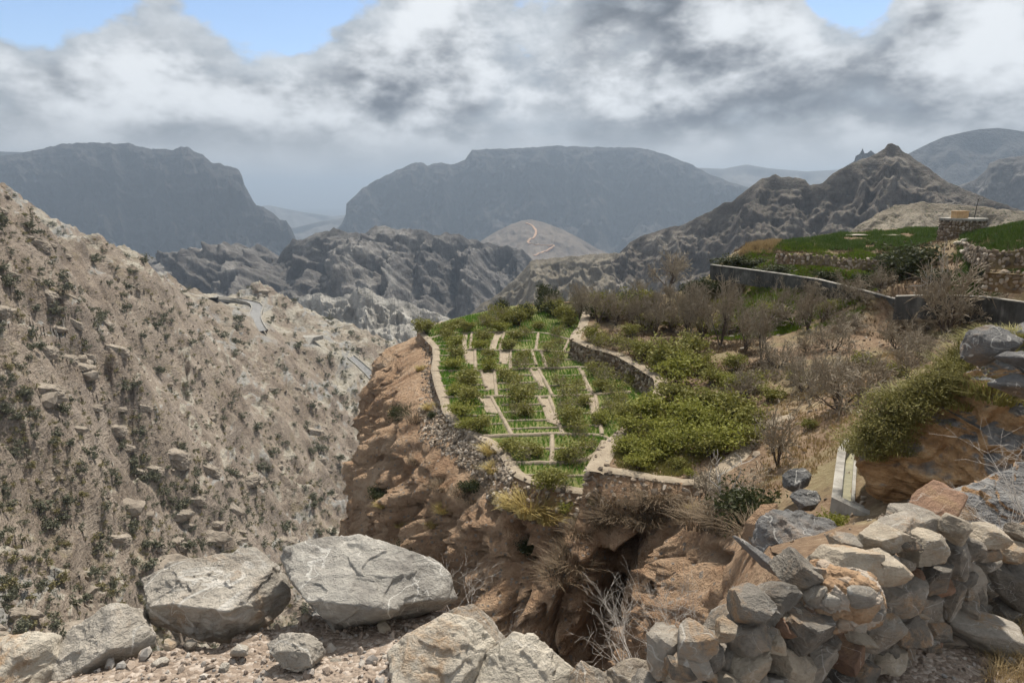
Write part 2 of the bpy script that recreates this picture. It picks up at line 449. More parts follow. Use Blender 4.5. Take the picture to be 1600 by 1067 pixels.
def f(b):      # canyon slope
    p = b.pos
    zone = b.noise(p, .022, 4, .55, .7, (1, .8, 1.2)); mid = b.noise(p, .075, 5, .62, .5); fine = b.noise(p, .45, 5, .70); vf = b.noise(p, 1.7, 4, .75)
    t_ = b.ma('ADD', b.ma('MULTIPLY', fine, .55), b.ma('MULTIPLY', vf, .45))
    tan = b.ramp(t_, (.33, (.145, .13, .104)), (.46, (.295, .267, .218)), (.56, (.385, .352, .292)), (.68, (.53, .49, .42)))
    brown = b.ramp(t_, (.33, (.09, .075, .058)), (.46, (.19, .157, .122)), (.56, (.275, .233, .185)), (.68, (.42, .37, .30)))
    grey = b.ramp(t_, (.33, (.135, .13, .122)), (.5, (.255, .248, .232)), (.68, (.40, .388, .36)))
    col = b.mx(b.ss(b.ma('ADD', b.ma('MULTIPLY', zone, .6), b.ma('MULTIPLY', mid, .4)), .45, .53), brown, tan)
    streak = b.noise(p, .045, 5, .6, .9, (1.3, .5, .8))
    col = b.mx(b.ma('MULTIPLY', b.ss(streak, .51, .56), .9), col, grey)
    rock_ = b.ramp(b.ma('ADD', b.ma('MULTIPLY', mid, .5), b.ma('MULTIPLY', vf, .5)), (.36, (.10, .078, .06)), (.5, (.235, .185, .145)), (.65, (.40, .335, .27)))
    col = b.mx(b.ma('MULTIPLY', b.ss(b.nz, .84, .66), .85), col, rock_)
    col = b.mx(b.ma('MULTIPLY', b.ss(b.noise(p, .16, 4, .7), .55, .66), .35), col, (.20, .165, .085))
    lay = b.noise(p, .5, 4, .65, .6, (.5, .5, 2.4))
    b.out(col, .95, b.ma('ADD', b.ma('ADD', b.ma('MULTIPLY', fine, .8), b.ma('MULTIPLY', vf, .35)), b.ma('MULTIPLY', lay, .8)), 1.2, .9)
M['slope'] = mat('canyon slope', f)
def mountain_mat(c0, c1, c2, sc, veg=0.0, strata=.5, bump=40.0):
    def f(b):
        p = b.pos; n = b.noise(p, .9/sc, 5, .65, .4); n2 = b.noise(p, 6/sc, 5, .7); n3 = b.noise(p, 28/sc, 5, .7)
        s = b.noise(p, 1.2/sc, 5, .6, .3, (.25, .25, 7)); g = b.noise(p, 5/sc, 5, .65, .3, (1, 1, .18))
        mixv = b.ma('ADD', b.ma('ADD', b.ma('MULTIPLY', n, .30), b.ma('MULTIPLY', n2, .30)), b.ma('ADD', b.ma('MULTIPLY', s, .5*strata), b.ma('MULTIPLY', g, .4-.5*strata+.0)))
        mixv = b.ma('ADD', mixv, b.ma('MULTIPLY', b.ma('SUBTRACT', n3, .5), .25))
        col = b.ramp(mixv, (.36, c0), (.50, c1), (.64, c2))
        if veg:
            sp = b.vor(p, 95/sc); spc = b.sep(b.vor(p, 95/sc, 'F1', 'Color'))[0]
            k = b.ma('MULTIPLY', b.ss(spc, 1-veg, 1-veg+.1), b.ss(sp, .42, .3))
            k = b.ma('MULTIPLY', k, b.ss(b.nz, .35, .6)); col = b.mx(k, col, (.075, .08, .045))
        h = b.ma('ADD', b.ma('ADD', b.ma('MULTIPLY', n2, .8), b.ma('MULTIPLY', s, .6)), b.ma('ADD', b.ma('MULTIPLY', g, .7), b.ma('MULTIPLY', n3, .25)))
        b.out(col, .95, h, bump, .8)
    return f
M['mesa'] = mat('mesa rock', mountain_mat((.024, .023, .023), (.038, .035, .034), (.068, .058, .052), 900, 0, .5, 60))  # albedo kept very dark, standing in for cloud shadow on the mesas
M['ridge'] = mat('rugged ridge rock', mountain_mat((.055, .051, .049), (.125, .114, .106), (.34, .32, .29), 300, .25, .4, 16))
M['pale'] = mat('pale limestone ridge', mountain_mat((.15, .14, .125), (.33, .31, .28), (.52, .50, .455), 160, .4, .4, 8))
M['pyramid'] = mat('brown hill rock', mountain_mat((.042, .034, .028), (.088, .071, .057), (.21, .185, .155), 160, .5, .5, 8))
M['talus'] = mat('tan talus', mountain_mat((.10, .08, .062), (.155, .122, .096), (.24, .195, .155), 200, .4, .3, 5))
M['tanhill'] = mat('tan scrub hill', mountain_mat((.095, .08, .06), (.165, .14, .105), (.28, .245, .195), 110, .5, .4, 5))
M['plain'] = mat('valley floor', mountain_mat((.07, .065, .06), (.11, .10, .09), (.17, .15, .13), 1500, 0, .3, 10))
def f(b):      # red-brown cliff
    p = b.pos; n = b.noise(p, .16, 5, .6, .4); n2 = b.noise(p, 1.1, 5, .68); n3 = b.noise(p, 6, 5, .7)
    st = b.noise(p, .35, 5, .62, .5, (1, 1, .35))
    col = b.ramp(b.ma('ADD', b.ma('MULTIPLY', n, .4), b.ma('ADD', b.ma('MULTIPLY', n2, .35), b.ma('MULTIPLY', st, .25))), (.35, (.15, .085, .048)), (.45, (.40, .25, .150)), (.55, (.54, .37, .24)), (.68, (.66, .51, .37)))
    sv = b.vor(p, 3.4); svc = b.sep(b.vor(p, 3.4, 'F1', 'Color'))[0]
    col = b.mx(b.ma('MULTIPLY', b.ss(svc, .7, .8), b.ss(sv, .38, .26)), col, (.34, .285, .235))
    h = b.ma('ADD', b.ma('ADD', n2, b.ma('MULTIPLY', n3, .45)), b.ma('MULTIPLY', st, .8))
    h = b.ma('ADD', h, b.ma('MULTIPLY', b.noise(p, 2.6, 5, .7, .6), .8))
    b.out(col, .95, h, .8, 1.)
M['cliff'] = mat('red-brown cliff', f)
def f(b):      # orange overhang rock
    p = b.pos; n = b.noise(p, .35, 5, .6, .6); n2 = b.noise(p, 2.2, 5, .7); lay = b.noise(p, 1.1, 5, .62, .7, (.7, .7, 3))
    col = b.ramp(b.ma('ADD', b.ma('MULTIPLY', lay, .6), b.ma('MULTIPLY', n2, .4)), (.33, (.12, .08, .05)), (.46, (.32, .19, .095)), (.58, (.50, .32, .17)), (.72, (.60, .48, .34)))
    g = b.ramp(n2, (.3, (.08, .08, .082)), (.55, (.20, .195, .19)), (.75, (.36, .34, .31)))
    top = b.ss(b.ma('ADD', b.nz, b.ma('MULTIPLY', b.ma('SUBTRACT', n, .5), 1.6)), .45, .8)
    b.out(b.mx(top, col, g), .92, b.ma('ADD', b.ma('MULTIPLY', lay, 1.2), n2), .3, .9)
M['orange'] = mat('orange weathered rock', f)
def f(b):
    n = b.noise(b.pos, .8, 5, .65); n2 = b.noise(b.pos, 6, 5, .7)
    col = b.ramp(b.ma('ADD', b.ma('MULTIPLY', n, .5), b.ma('MULTIPLY', n2, .5)), (.33, (.20, .16, .115)), (.5, (.30, .245, .18)), (.68, (.40, .335, .25)))
    b.out(col, .95, n2, .06, .8)
M['path'] = mat('trodden earth', f)
def f(b):
    n = b.noise(b.pos, .5, 5, .65); n2 = b.noise(b.pos, 4, 5, .7)
    col = b.ramp(b.ma('ADD', b.ma('MULTIPLY', n, .45), b.ma('MULTIPLY', n2, .55)), (.33, (.085, .09, .03)), (.48, (.14, .15, .045)), (.6, (.19, .185, .07)), (.72, (.28, .24, .13)))
    b.out(col, .95, n2, .08, .8)
M['bed'] = mat('planted soil', f)
def f(b):      # upper ground: brown earth, dry grass, green meadow patches
    n = b.noise(b.pos, .11, 5, .6, .4); n1 = b.noise(b.pos, .5, 5, .65); n2 = b.noise(b.pos, 4, 5, .7)
    col = b.ramp(b.ma('ADD', b.ma('MULTIPLY', n1, .5), b.ma('MULTIPLY', n2, .5)), (.32, (.085, .055, .034)), (.47, (.165, .108, .067)), (.58, (.23, .165, .105)), (.70, (.33, .26, .18)))
    col = b.mx(b.ma('MULTIPLY', b.ss(b.ma('ADD', n, b.ma('MULTIPLY', n1, .3)), .60, .76), .4), col, (.15, .15, .06))
    b.out(col, .95, n2, .1, .8)
M['earth'] = mat('brown earth', f)
def leafmat(cols, trans=.3, rough=.6, sc=1.2):
    def f(b):
        c = b.ramp(b.ma('ADD', b.ma('MULTIPLY', b.island, .6), b.ma('MULTIPLY', b.noise(b.pos, sc, 3), .45)), *[(i/(len(cols)-1), q) for i, q in enumerate(cols)])
        b.out(c, rough, trans=trans, spec=.2)
    return f
M['leaf_green'] = mat('fresh shrub leaves', leafmat([(.10, .11, .02), (.185, .195, .036), (.275, .275, .058), (.36, .34, .095)]))
M['leaf_olive'] = mat('olive shrub leaves', leafmat([(.095, .10, .024), (.165, .165, .038), (.24, .23, .06), (.31, .27, .09)]))
M['leaf_dark'] = mat('dark evergreen leaves', leafmat([(.025, .032, .013), (.05, .058, .022), (.085, .09, .035)]))
M['leaf_scrub'] = mat('grey green scrub leaves', leafmat([(.085, .088, .06), (.145, .147, .10), (.21, .205, .135)], .15, .7, .3))
M['leaf_yellow'] = mat('yellow green scrub', leafmat([(.15, .13, .06), (.22, .195, .09), (.31, .27, .14)], .15, .7, .3))
M['crop'] = mat('young crop leaves', leafmat([(.06, .13, .016), (.10, .21, .025), (.16, .28, .04)], .35, .5, 2))
M['cereal'] = mat('green cereal', leafmat([(.030, .06, .012), (.065, .115, .022), (.15, .17, .055)], .3, .5, .25))
M['meadow'] = mat('meadow grass', leafmat([(.06, .11, .015), (.12, .19, .02), (.24, .27, .03)], .3, .5, .12))
M['straw'] = mat('straw grass', leafmat([(.20, .14, .07), (.33, .24, .12), (.48, .38, .21)], .25, .6, 2))
M['gold'] = mat('golden grass', leafmat([(.22, .16, .055), (.38, .29, .105), (.54, .44, .19)], .25, .6, 2))
M['drape'] = mat('olive hanging grass', leafmat([(.12, .115, .035), (.22, .205, .065), (.34, .30, .12)], .25, .6, 1.5))
M['withered'] = mat('withered grass', leafmat([(.09, .065, .04), (.17, .125, .08), (.28, .21, .14)], .15, .7, 1.5))
def f(b): b.out(b.ramp(b.noise(b.pos, 3, 5), (.3, (.19, .155, .108)), (.7, (.37, .315, .24))), .9)
M['twig'] = mat('grey brown twigs', f)
def f(b): b.out(b.ramp(b.noise(b.pos, 5, 5), (.3, (.05, .038, .03)), (.7, (.13, .10, .08))), .9)
M['bark'] = mat('dark bark', f)
def f(b): b.out(b.ramp(b.noise(b.pos, 5, 5), (.3, (.33, .30, .27)), (.7, (.56, .52, .47))), .85)
M['bleached'] = mat('bleached dead wood', f)
def f(b):
    n = b.noise(b.pos, 1.3, 5, .65); s = b.noise(b.pos, 2.2, 5, .6, .2, (1, 1, .25))
    b.out(b.ramp(b.ma('ADD', b.ma('MULTIPLY', n, .5), b.ma('MULTIPLY', s, .5)), (.34, (.15, .138, .12)), (.52, (.33, .31, .275)), (.70, (.47, .45, .40))), .9, n, .02, .6)
M['concrete'] = mat('weathered concrete', f)
def f(b):
    n = b.noise(b.pos, .9, 5, .65); s = b.noise(b.pos, 1.6, 5, .6, .2, (1, 1, .12))
    b.out(b.ramp(b.ma('ADD', b.ma('MULTIPLY', n, .5), b.ma('MULTIPLY', s, .5)), (.36, (.035, .034, .032)), (.52, (.085, .083, .078)), (.66, (.19, .185, .17))), .9, n, .02, .6)
M['render'] = mat('stained grey render', f)
def f(b): b.out(b.ramp(b.noise(b.pos, .6, 5), (.3, (.17, .17, .168)), (.7, (.27, .265, .26))), .85)
M['asphalt'] = mat('worn grey asphalt', f)
def f(b): b.out(b.ramp(b.noise(b.pos, .05, 5), (.3, (.42, .25, .15)), (.7, (.58, .38, .25))), .95)
M['track'] = mat('orange dirt track', f)
def f(b): b.out(b.ramp(b.noise(b.pos, 4, 5), (.3, (.42, .26, .13)), (.7, (.58, .40, .22))), .7)
M['tank'] = mat('tan tank paint', f)
def f(b): b.out((.05, .05, .05), .6)
M['metal'] = mat('dark metal', f)
def f(b): b.out(b.ramp(b.noise(b.pos, 3, 5), (.3, (.20, .18, .10)), (.7, (.33, .30, .18))), .25, b.noise(b.pos, 12, 3), .004, .4, spec=.5)
M['water'] = mat('shallow channel water', f)
def f(b): b.out((.62, .13, .05), .7)
M['redcloth'] = mat('red plastic', f)

# ------------------------------------------------------------------ far mountains
def mountain(name, crest, base_z, width, prof, m, seed, scale, amp, label, nu=420, nv=70, step=None, back=.8, crag=.0, dirn=None, lean=.0, ledge=.18, zk=1.0, blocky=.7):
    c = np.array([atY(*q) for q in crest])
    s = np.concatenate([[0], np.cumsum(np.linalg.norm(np.diff(c[:, :2], axis=0), axis=1))])
    u = np.linspace(0, s[-1], nu); C = np.stack([np.interp(u, s, c[:, k]) for k in range(3)], 1)
    if crag: C[:, 2] += crag*fbm(np.stack([u/scale*6, u*0, u*0+seed], 1), 5, .6)
    sm = smoothline(C, 60)
    fr = -sm[:, :2]/np.linalg.norm(sm[:, :2], axis=1)[:, None] if dirn is None else np.tile(np.array(dirn)/np.hypot(*dirn), (nu, 1))
    H = np.clip(C[:, 2]-base_z, 1, None); Hm = H.max(); wd = width*(H/Hm)**.75
    t = np.linspace(0, 1, nv)**1.25; pr = np.array(prof)
    of = np.interp(t, pr[:, 2] if pr.shape[1] > 2 else np.linspace(0, 1, len(pr)), pr[:, 0]); dr = np.interp(t, pr[:, 2] if pr.shape[1] > 2 else np.linspace(0, 1, len(pr)), pr[:, 1])
    X = np.empty((nu, nv, 3))
    X[..., :2] = C[:, None, :2] + fr[:, None]*(wd[:, None]*of[None])[..., None]
    X[..., 2] = C[:, None, 2] - H[:, None]*dr[None]
    env = (sstep(t, 0, .14)*(1-.5*sstep(t, .6, 1)))[None]
    ls = (wd[:, None]*of[None])/scale                      # distance down the fall line
    uu = np.tile((u/scale)[:, None], (1, nv)); hh = (H[:, None]*dr[None])/scale
    wq = np.stack([uu*.7, ls*.7, hh*0+seed], -1); wp = fbm(wq, 3)*.35
    dg_ = lean*ls
    # spurs and gullies run downhill and fork
    r1 = 1-2*np.abs(perlin(np.stack([uu+wp+dg_, ls*.16, hh*0+seed*1.7], -1)))
    r2 = 1-2*np.abs(perlin(np.stack([uu*2.3+wp*2+dg_*2.3, ls*.45, hh*0+seed*2.9], -1)))
    r3 = 1-2*np.abs(perlin(np.stack([uu*5.1+wp*3+dg_*5, ls*1.2, hh*.5+seed*4.1], -1)))
    a = amp*env*(r1*.95*sstep(t, .02, .3)[None] + r2*.5 + r3*.22 - .55)
    q = X/scale + seed
    a += amp*env*(.22*fbm(q*4, 4, .55))
    led = fbm(np.stack([uu/7, ls/7, (X[..., 2])/(scale*.14)+seed], -1), 3)
    a += amp*ledge*env*led
    cv, ce = cells(np.stack([uu*3.2+wp*1.5, ls*3.2, X[..., 2]/(scale*.22)], -1), seed)
    cv2, ce2 = cells(np.stack([uu*8+wp*2, ls*8, X[..., 2]/(scale*.10)], -1), seed+3)
    a += amp*env*blocky*((cv-.5)*.55*sstep(ce, 0, .25) + (cv2-.5)*.25*sstep(ce2, 0, .25))
    X[..., :2] += fr[:, None]*(a*.62)[..., None]
    X[..., 2] += a*.55*zk
    nb = 22; tb = np.linspace(0, 1, nb)[1:]
    Bk = np.empty((nu, nb-1, 3))
    Bk[..., :2] = C[:, None, :2] - fr[:, None]*(wd[:, None]*back*tb[None])[..., None]
    Bk[..., 2] = C[:, None, 2] - H[:, None]*(tb[None]**1.1) + (amp*.3*sstep(tb, 0, .3))[None]*fbm(Bk/(scale)+seed, 4)
    A = np.concatenate([Bk[:, ::-1], X], 1)
    me = npmesh(name, A.reshape(-1, 3), gridF(nu, A.shape[1]), m)
    return setting(name, me, label)
MESA = [(0, 0, 0), (.05, .05, .06), (.12, .16, .14), (.17, .48, .42), (.26, .60, .55), (.34, .72, .66), (1, 1, 1)]
SLOPE = [(0, 0, 0), (.14, .22, .2), (.34, .46, .42), (.62, .75, .7), (1, 1, 1)]
STEEP = [(0, 0, 0), (.08, .20, .16), (.22, .44, .38), (.5, .74, .66), (1, 1, 1)]

# the valley floor runs to the horizon
n = 90; a = np.linspace(-1, 1, n); gx, gy = np.meshgrid(a*26000, (a*.5+.5)**2*26800+350, indexing='ij')
V = np.stack([gx, gy, -640+30*fbm(np.stack([gx/2500, gy/2500, gx*0], -1), 4)], -1).reshape(-1, 3)
V[:, 2] -= 0
setting('valley_floor', npmesh('valley_floor', V, gridF(n, n), M['plain']), 'hazy valley floor far below the mountains')

mountain('far_hills', [(330, 330, 11000), (420, 321, 11000), (470, 331, 11000), (520, 338, 11000), (600, 330, 11000), (700, 300, 11000), (800, 320, 11000)], -640, 2500, SLOPE, M['plain'], 3, 1200, 200, 'faint hazy hills in the gap between the two mesas', 160, 30)
mountain('far_hills', [(400, 352, 8000), (460, 356, 8000), (500, 346, 8000), (540, 340, 8000), (600, 345, 8000), (700, 360, 8000)], -640, 1200, SLOPE, M['plain'], 4, 700, 120, 'low hazy hills at the mouth of the gap', 160, 30)
mountain('far_mountain', [(1000, 282, 8500), (1085, 262, 8500), (1130, 264, 8500), (1166, 257, 8500), (1200, 263, 8500), (1260, 268, 8500), (1300, 266, 8500), (1340, 262, 8500), (1420, 270, 8500), (1500, 268, 8500)], -640, 2600, SLOPE, M['plain'], 5, 900, 180, 'low blue mountain behind the saddle right of the central mesa', 200, 40)
mountain('mesa', [(-420, 262, 5600), (-250, 240, 5600), (-80, 236, 5600), (0, 237, 5600), (36, 238, 5600), (80, 244, 5600), (200, 260, 5600)], -640, 2000, SLOPE, M['mesa'], 6, 700, 160, 'distant shoulder behind the left mesa at the picture edge', 160, 40)
mountain('mesa', [(-500, 300, 4600), (-300, 275, 4550), (-120, 252, 4500), (0, 244, 4500), (36, 239, 4500), (60, 233, 4500), (95, 226, 4500), (115, 224, 4500), (160, 223, 4500), (200, 224, 4500), (225, 230, 4500), (250, 233, 4480), (272, 234, 4470), (283, 229, 4460), (292, 230, 4450), (302, 236, 4450), (318, 243, 4430), (330, 252, 4420), (350, 258, 4400), (372, 264, 4380), (378, 275, 4370), (382, 290, 4360), (392, 308, 4340), (400, 321, 4330), (411, 323, 4320), (421, 331, 4310), (430, 335, 4300), (437, 344, 4290), (447, 346, 4280), (455, 356, 4270), (462, 372, 4260), (470, 400, 4250)],
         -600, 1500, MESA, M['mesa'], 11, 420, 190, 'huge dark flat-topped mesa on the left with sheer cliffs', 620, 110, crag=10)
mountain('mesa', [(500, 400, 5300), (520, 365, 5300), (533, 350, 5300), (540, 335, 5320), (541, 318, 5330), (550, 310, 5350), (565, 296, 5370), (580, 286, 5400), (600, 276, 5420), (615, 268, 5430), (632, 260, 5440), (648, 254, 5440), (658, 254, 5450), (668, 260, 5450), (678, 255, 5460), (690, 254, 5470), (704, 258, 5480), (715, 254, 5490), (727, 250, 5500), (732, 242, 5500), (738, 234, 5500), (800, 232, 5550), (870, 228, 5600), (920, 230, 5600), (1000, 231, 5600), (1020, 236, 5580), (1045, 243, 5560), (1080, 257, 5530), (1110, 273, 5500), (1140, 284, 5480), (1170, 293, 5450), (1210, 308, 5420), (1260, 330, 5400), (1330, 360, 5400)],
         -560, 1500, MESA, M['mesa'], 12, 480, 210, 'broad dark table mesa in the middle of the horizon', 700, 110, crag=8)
mountain('mountain', [(1380, 300, 3900), (1420, 240, 3900), (1450, 225, 3900), (1475, 214, 3900), (1505, 207, 3900), (1530, 202, 3900), (1560, 200, 3900), (1590, 204, 3900), (1640, 212, 3900), (1800, 225, 3900), (2000, 260, 3900)], -500, 1500, SLOPE, M['mesa'], 14, 400, 90, 'rounded blue mountain at the upper right behind the pointed hill', 300, 70)
mountain('crag', [(1318, 262, 2600), (1335, 252, 2600), (1337, 244, 2600), (1343, 241, 2600), (1346, 236, 2600), (1348, 232, 2600), (1351, 240, 2600), (1356, 239, 2600), (1361, 235, 2600), (1367, 240, 2600), (1376, 246, 2600), (1400, 262, 2600)], -60, 140, STEEP, M['mesa'], 15, 60, 10, 'small rock pinnacle peeping over the left shoulder of the pointed hill', 200, 40)
mountain('cliff_ridge', [(1440, 300, 2100), (1500, 290, 2100), (1525, 280, 2100), (1541, 266, 2090), (1546, 255, 2080), (1560, 249, 2060), (1580, 246, 2050), (1600, 244, 2040), (1680, 240, 2000), (1850, 235, 2000), (2000, 260, 2000)], -330, 620, MESA, M['ridge'], 16, 160, 60, 'craggy brown cliff ridge at the right edge beyond the pointed hill', 320, 80, crag=4)
talus = mountain('talus_fan', [(720, 402, 3700), (752, 376, 3700), (775, 362, 3700), (800, 350, 3700), (815, 345, 3700), (830, 343, 3700), (848, 347, 3700), (875, 357, 3700), (905, 372, 3700), (932, 388, 3700), (965, 402, 3700)], -430, 620, [(0, 0), (.25, .25), (.5, .5), (.75, .75), (1, 1)], M['talus'], 17, 200, 28, 'pale talus fan at the foot of the central mesa carrying a zigzag track', 220, 60)
mountain('dark_ridge', [(200, 430, 1750), (240, 416, 1740), (270, 412, 1730), (290, 406, 1720), (315, 402, 1700), (342, 391, 1690), (362, 382, 1680), (374, 381, 1670), (388, 387, 1660), (402, 382, 1650), (420, 392, 1640), (434, 405, 1620), (440, 395, 1600), (450, 382, 1600), (457, 372, 1600), (465, 377, 1600), (478, 371, 1590), (500, 364, 1580), (520, 358, 1580), (540, 361, 1580), (562, 366, 1570), (575, 362, 1560), (588, 352, 1560), (596, 353, 1560), (612, 358, 1560), (640, 357, 1570), (662, 361, 1580), (680, 367, 1600), (700, 364, 1620), (715, 366, 1640), (735, 374, 1660), (760, 380, 1680), (790, 383, 1700), (815, 390, 1720), (828, 402, 1740), (850, 420, 1760), (880, 450, 1780)],
         -330, 640, SLOPE, M['ridge'], 21, 210, 120, 'rugged grey ridge with deep gullies in the middle distance', 700, 120, crag=6, dirn=(-.28, -1), lean=-.35)
mountain('pale_ridge', [(430, 500, 900), (470, 464, 880), (490, 459, 870), (505, 460, 860), (525, 466, 850), (548, 458, 840), (560, 449, 830), (572, 450, 825), (590, 461, 820), (605, 468, 815), (618, 466, 810), (640, 474, 800), (665, 484, 800), (690, 492, 800), (720, 505, 800), (760, 540, 800)],
         -230, 300, SLOPE, M['pale'], 22, 85, 34, 'bright pale limestone ridge below the rugged grey ridge', 420, 90, crag=2.5, blocky=1.3)
mountain('scrub_hill', [(690, 520, 1000), (735, 492, 1000), (750, 476, 1000), (775, 462, 1000), (800, 440, 1000), (815, 425, 1000), (828, 409, 1000), (850, 404, 1000), (880, 402, 1010), (915, 398, 1020), (950, 396, 1030), (980, 394, 1040), (1050, 396, 1050), (1120, 402, 1050), (1200, 410, 1050)],
         -240, 330, SLOPE, M['tanhill'], 23, 80, 34, 'tan scrub-covered hill with a steep left edge behind the orchard', 420, 90, crag=2, blocky=1.0)
mountain('pointed_hill', [(930, 408, 1100), (968, 396, 1080), (985, 378, 1060), (1000, 370, 1050), (1040, 357, 1030), (1065, 352, 1010), (1092, 338, 1000), (1110, 330, 990), (1130, 318, 980), (1145, 314, 970), (1160, 302, 960), (1180, 287, 950), (1190, 280, 945), (1203, 276, 940), (1212, 272, 935), (1222, 277, 930), (1234, 275, 925), (1246, 279, 920), (1258, 281, 915), (1266, 289, 910), (1285, 285, 905), (1305, 270, 900), (1325, 258, 900), (1345, 249, 900), (1365, 242, 900), (1382, 235, 900), (1387, 227, 900), (1394, 225, 900), (1404, 226, 900), (1409, 234, 895), (1425, 244, 885), (1440, 255, 875), (1460, 270, 860), (1480, 283, 840), (1510, 297, 820), (1540, 309, 800), (1570, 320, 780), (1600, 330, 760), (1660, 345, 740), (1800, 370, 700)],
         -190, 420, SLOPE, M['pyramid'], 24, 120, 50, 'brown pointed hill topped by a rock cap on the right', 640, 120, crag=2.0)
mountain('scrub_slope', [(1230, 420, 330), (1300, 385, 330), (1340, 352, 330), (1370, 334, 330), (1400, 321, 330), (1440, 316, 325), (1480, 318, 320), (1530, 322, 310), (1570, 328, 300), (1600, 331, 300), (1680, 336, 290), (1850, 345, 280)], -50, 130, SLOPE, M['tanhill'], 25, 34, 9, 'sunlit stony slope with scrub behind the stone tower', 300, 60, crag=.8)

# ------------------------------------------------------------------ canyon slope on the left
cps = [(-500, 80, 150), (-300, 150, 165), (-150, 225, 175), (0, 316, 190), (60, 350, 205), (100, 368, 220), (200, 414, 268), (240, 425, 300), (330, 465, 380), (400, 492, 430), (440, 458, 485), (480, 474, 510), (560, 520, 530), (620, 545, 550),
       (-400, 300, 120), (-200, 450, 120), (-400, 600, 95), (-200, 700, 100),
       (0, 400, 165), (0, 500, 150), (200, 480, 240), (200, 550, 215), (400, 560, 335), (550, 600, 400), (330, 520, 320), (100, 560, 165), (470, 535, 410), (600, 640, 400),
       (150, 650, 165), (300, 680, 212), (450, 700, 272), (560, 720, 305), (330, 590, 265), (0, 600, 138), (0, 700, 125), (100, 800, 128), (250, 850, 152), (400, 850, 195), (550, 850, 240),
       (0, 900, 100), (-200, 950, 80), (90, 860, 112), (150, 875, 118), (200, 935, 122), (300, 960, 142), (450, 1000, 165), (600, 1000, 205), (100, 960, 100), (0, 1050, 85), (230, 1050, 110)]
pts = [atY(*c) for c in cps] + [atY(px_, py_+18, Y_*1.3) for px_, py_, Y_ in cps[:9]] + [atY(px_, py_+55, Y_*1.9) for px_, py_, Y_ in cps[:8]] + [(40, 250, -128), (60, 350, -130), (40, 450, -130), (80, 560, -140), (0, 640, -190), (-150, 640, -170), (-350, 600, -60), (-60, 620, -180), (20, 120, -115), (40, 60, -108), (-20, 60, -98), (-60, 50, -85), (160, 400, -120), (160, 200, -110), (160, 600, -140)]
pts = np.array(pts); hill0 = TPS(pts, .08)
roadpx = [[(330, 468), (352, 469), (375, 471), (395, 473), (407, 476), (404, 483), (399, 491), (398, 500), (401, 511), (408, 520)], [(548, 560), (566, 574), (578, 585), (590, 598), (604, 620)]]
roads = [np.array([seen(x, y, hill0, 150, 640) for x, y in r]) for r in roadpx]
roads = [smoothline(dense(r, 5), 3) for r in roads]
pad = seen(481, 530, hill0, 200, 600)
gul = [([(40, 790), (110, 850), (160, 885), (205, 935), (250, 985), (300, 1040)], 9, 11), ([(455, 480), (490, 545), (530, 600), (560, 660), (572, 720), (575, 800)], 11, 22), ([(215, 520), (270, 575), (340, 650), (405, 725), (470, 800), (530, 870)], 7, 13), ([(90, 600), (150, 670), (215, 740), (280, 810), (345, 880)], 7, 10), ([(0, 440), (70, 510), (130, 575)], 4, 8), ([(330, 560), (400, 600), (470, 650), (530, 720)], 7, 12), ([(-60, 620), (20, 700), (70, 770)], 6, 9), ([(120, 420), (200, 480), (260, 530)], 4, 9)]
gul = [(np.array([seen(x, y, hill0, 60, 640) for x, y in L]), d_*1.25, w_*1.1) for L, d_, w_ in gul]
knob = [(seen(335, 590, hill0, 100, 600), 7, 16), (seen(245, 690, hill0, 80, 500), 6, 13), (seen(150, 720, hill0, 80, 500), 5, 11), (seen(60, 690, hill0, 80, 500), 5, 10), (seen(440, 640, hill0, 100, 600), 6, 15), (seen(120, 640, hill0, 80, 500), 4, 9)]
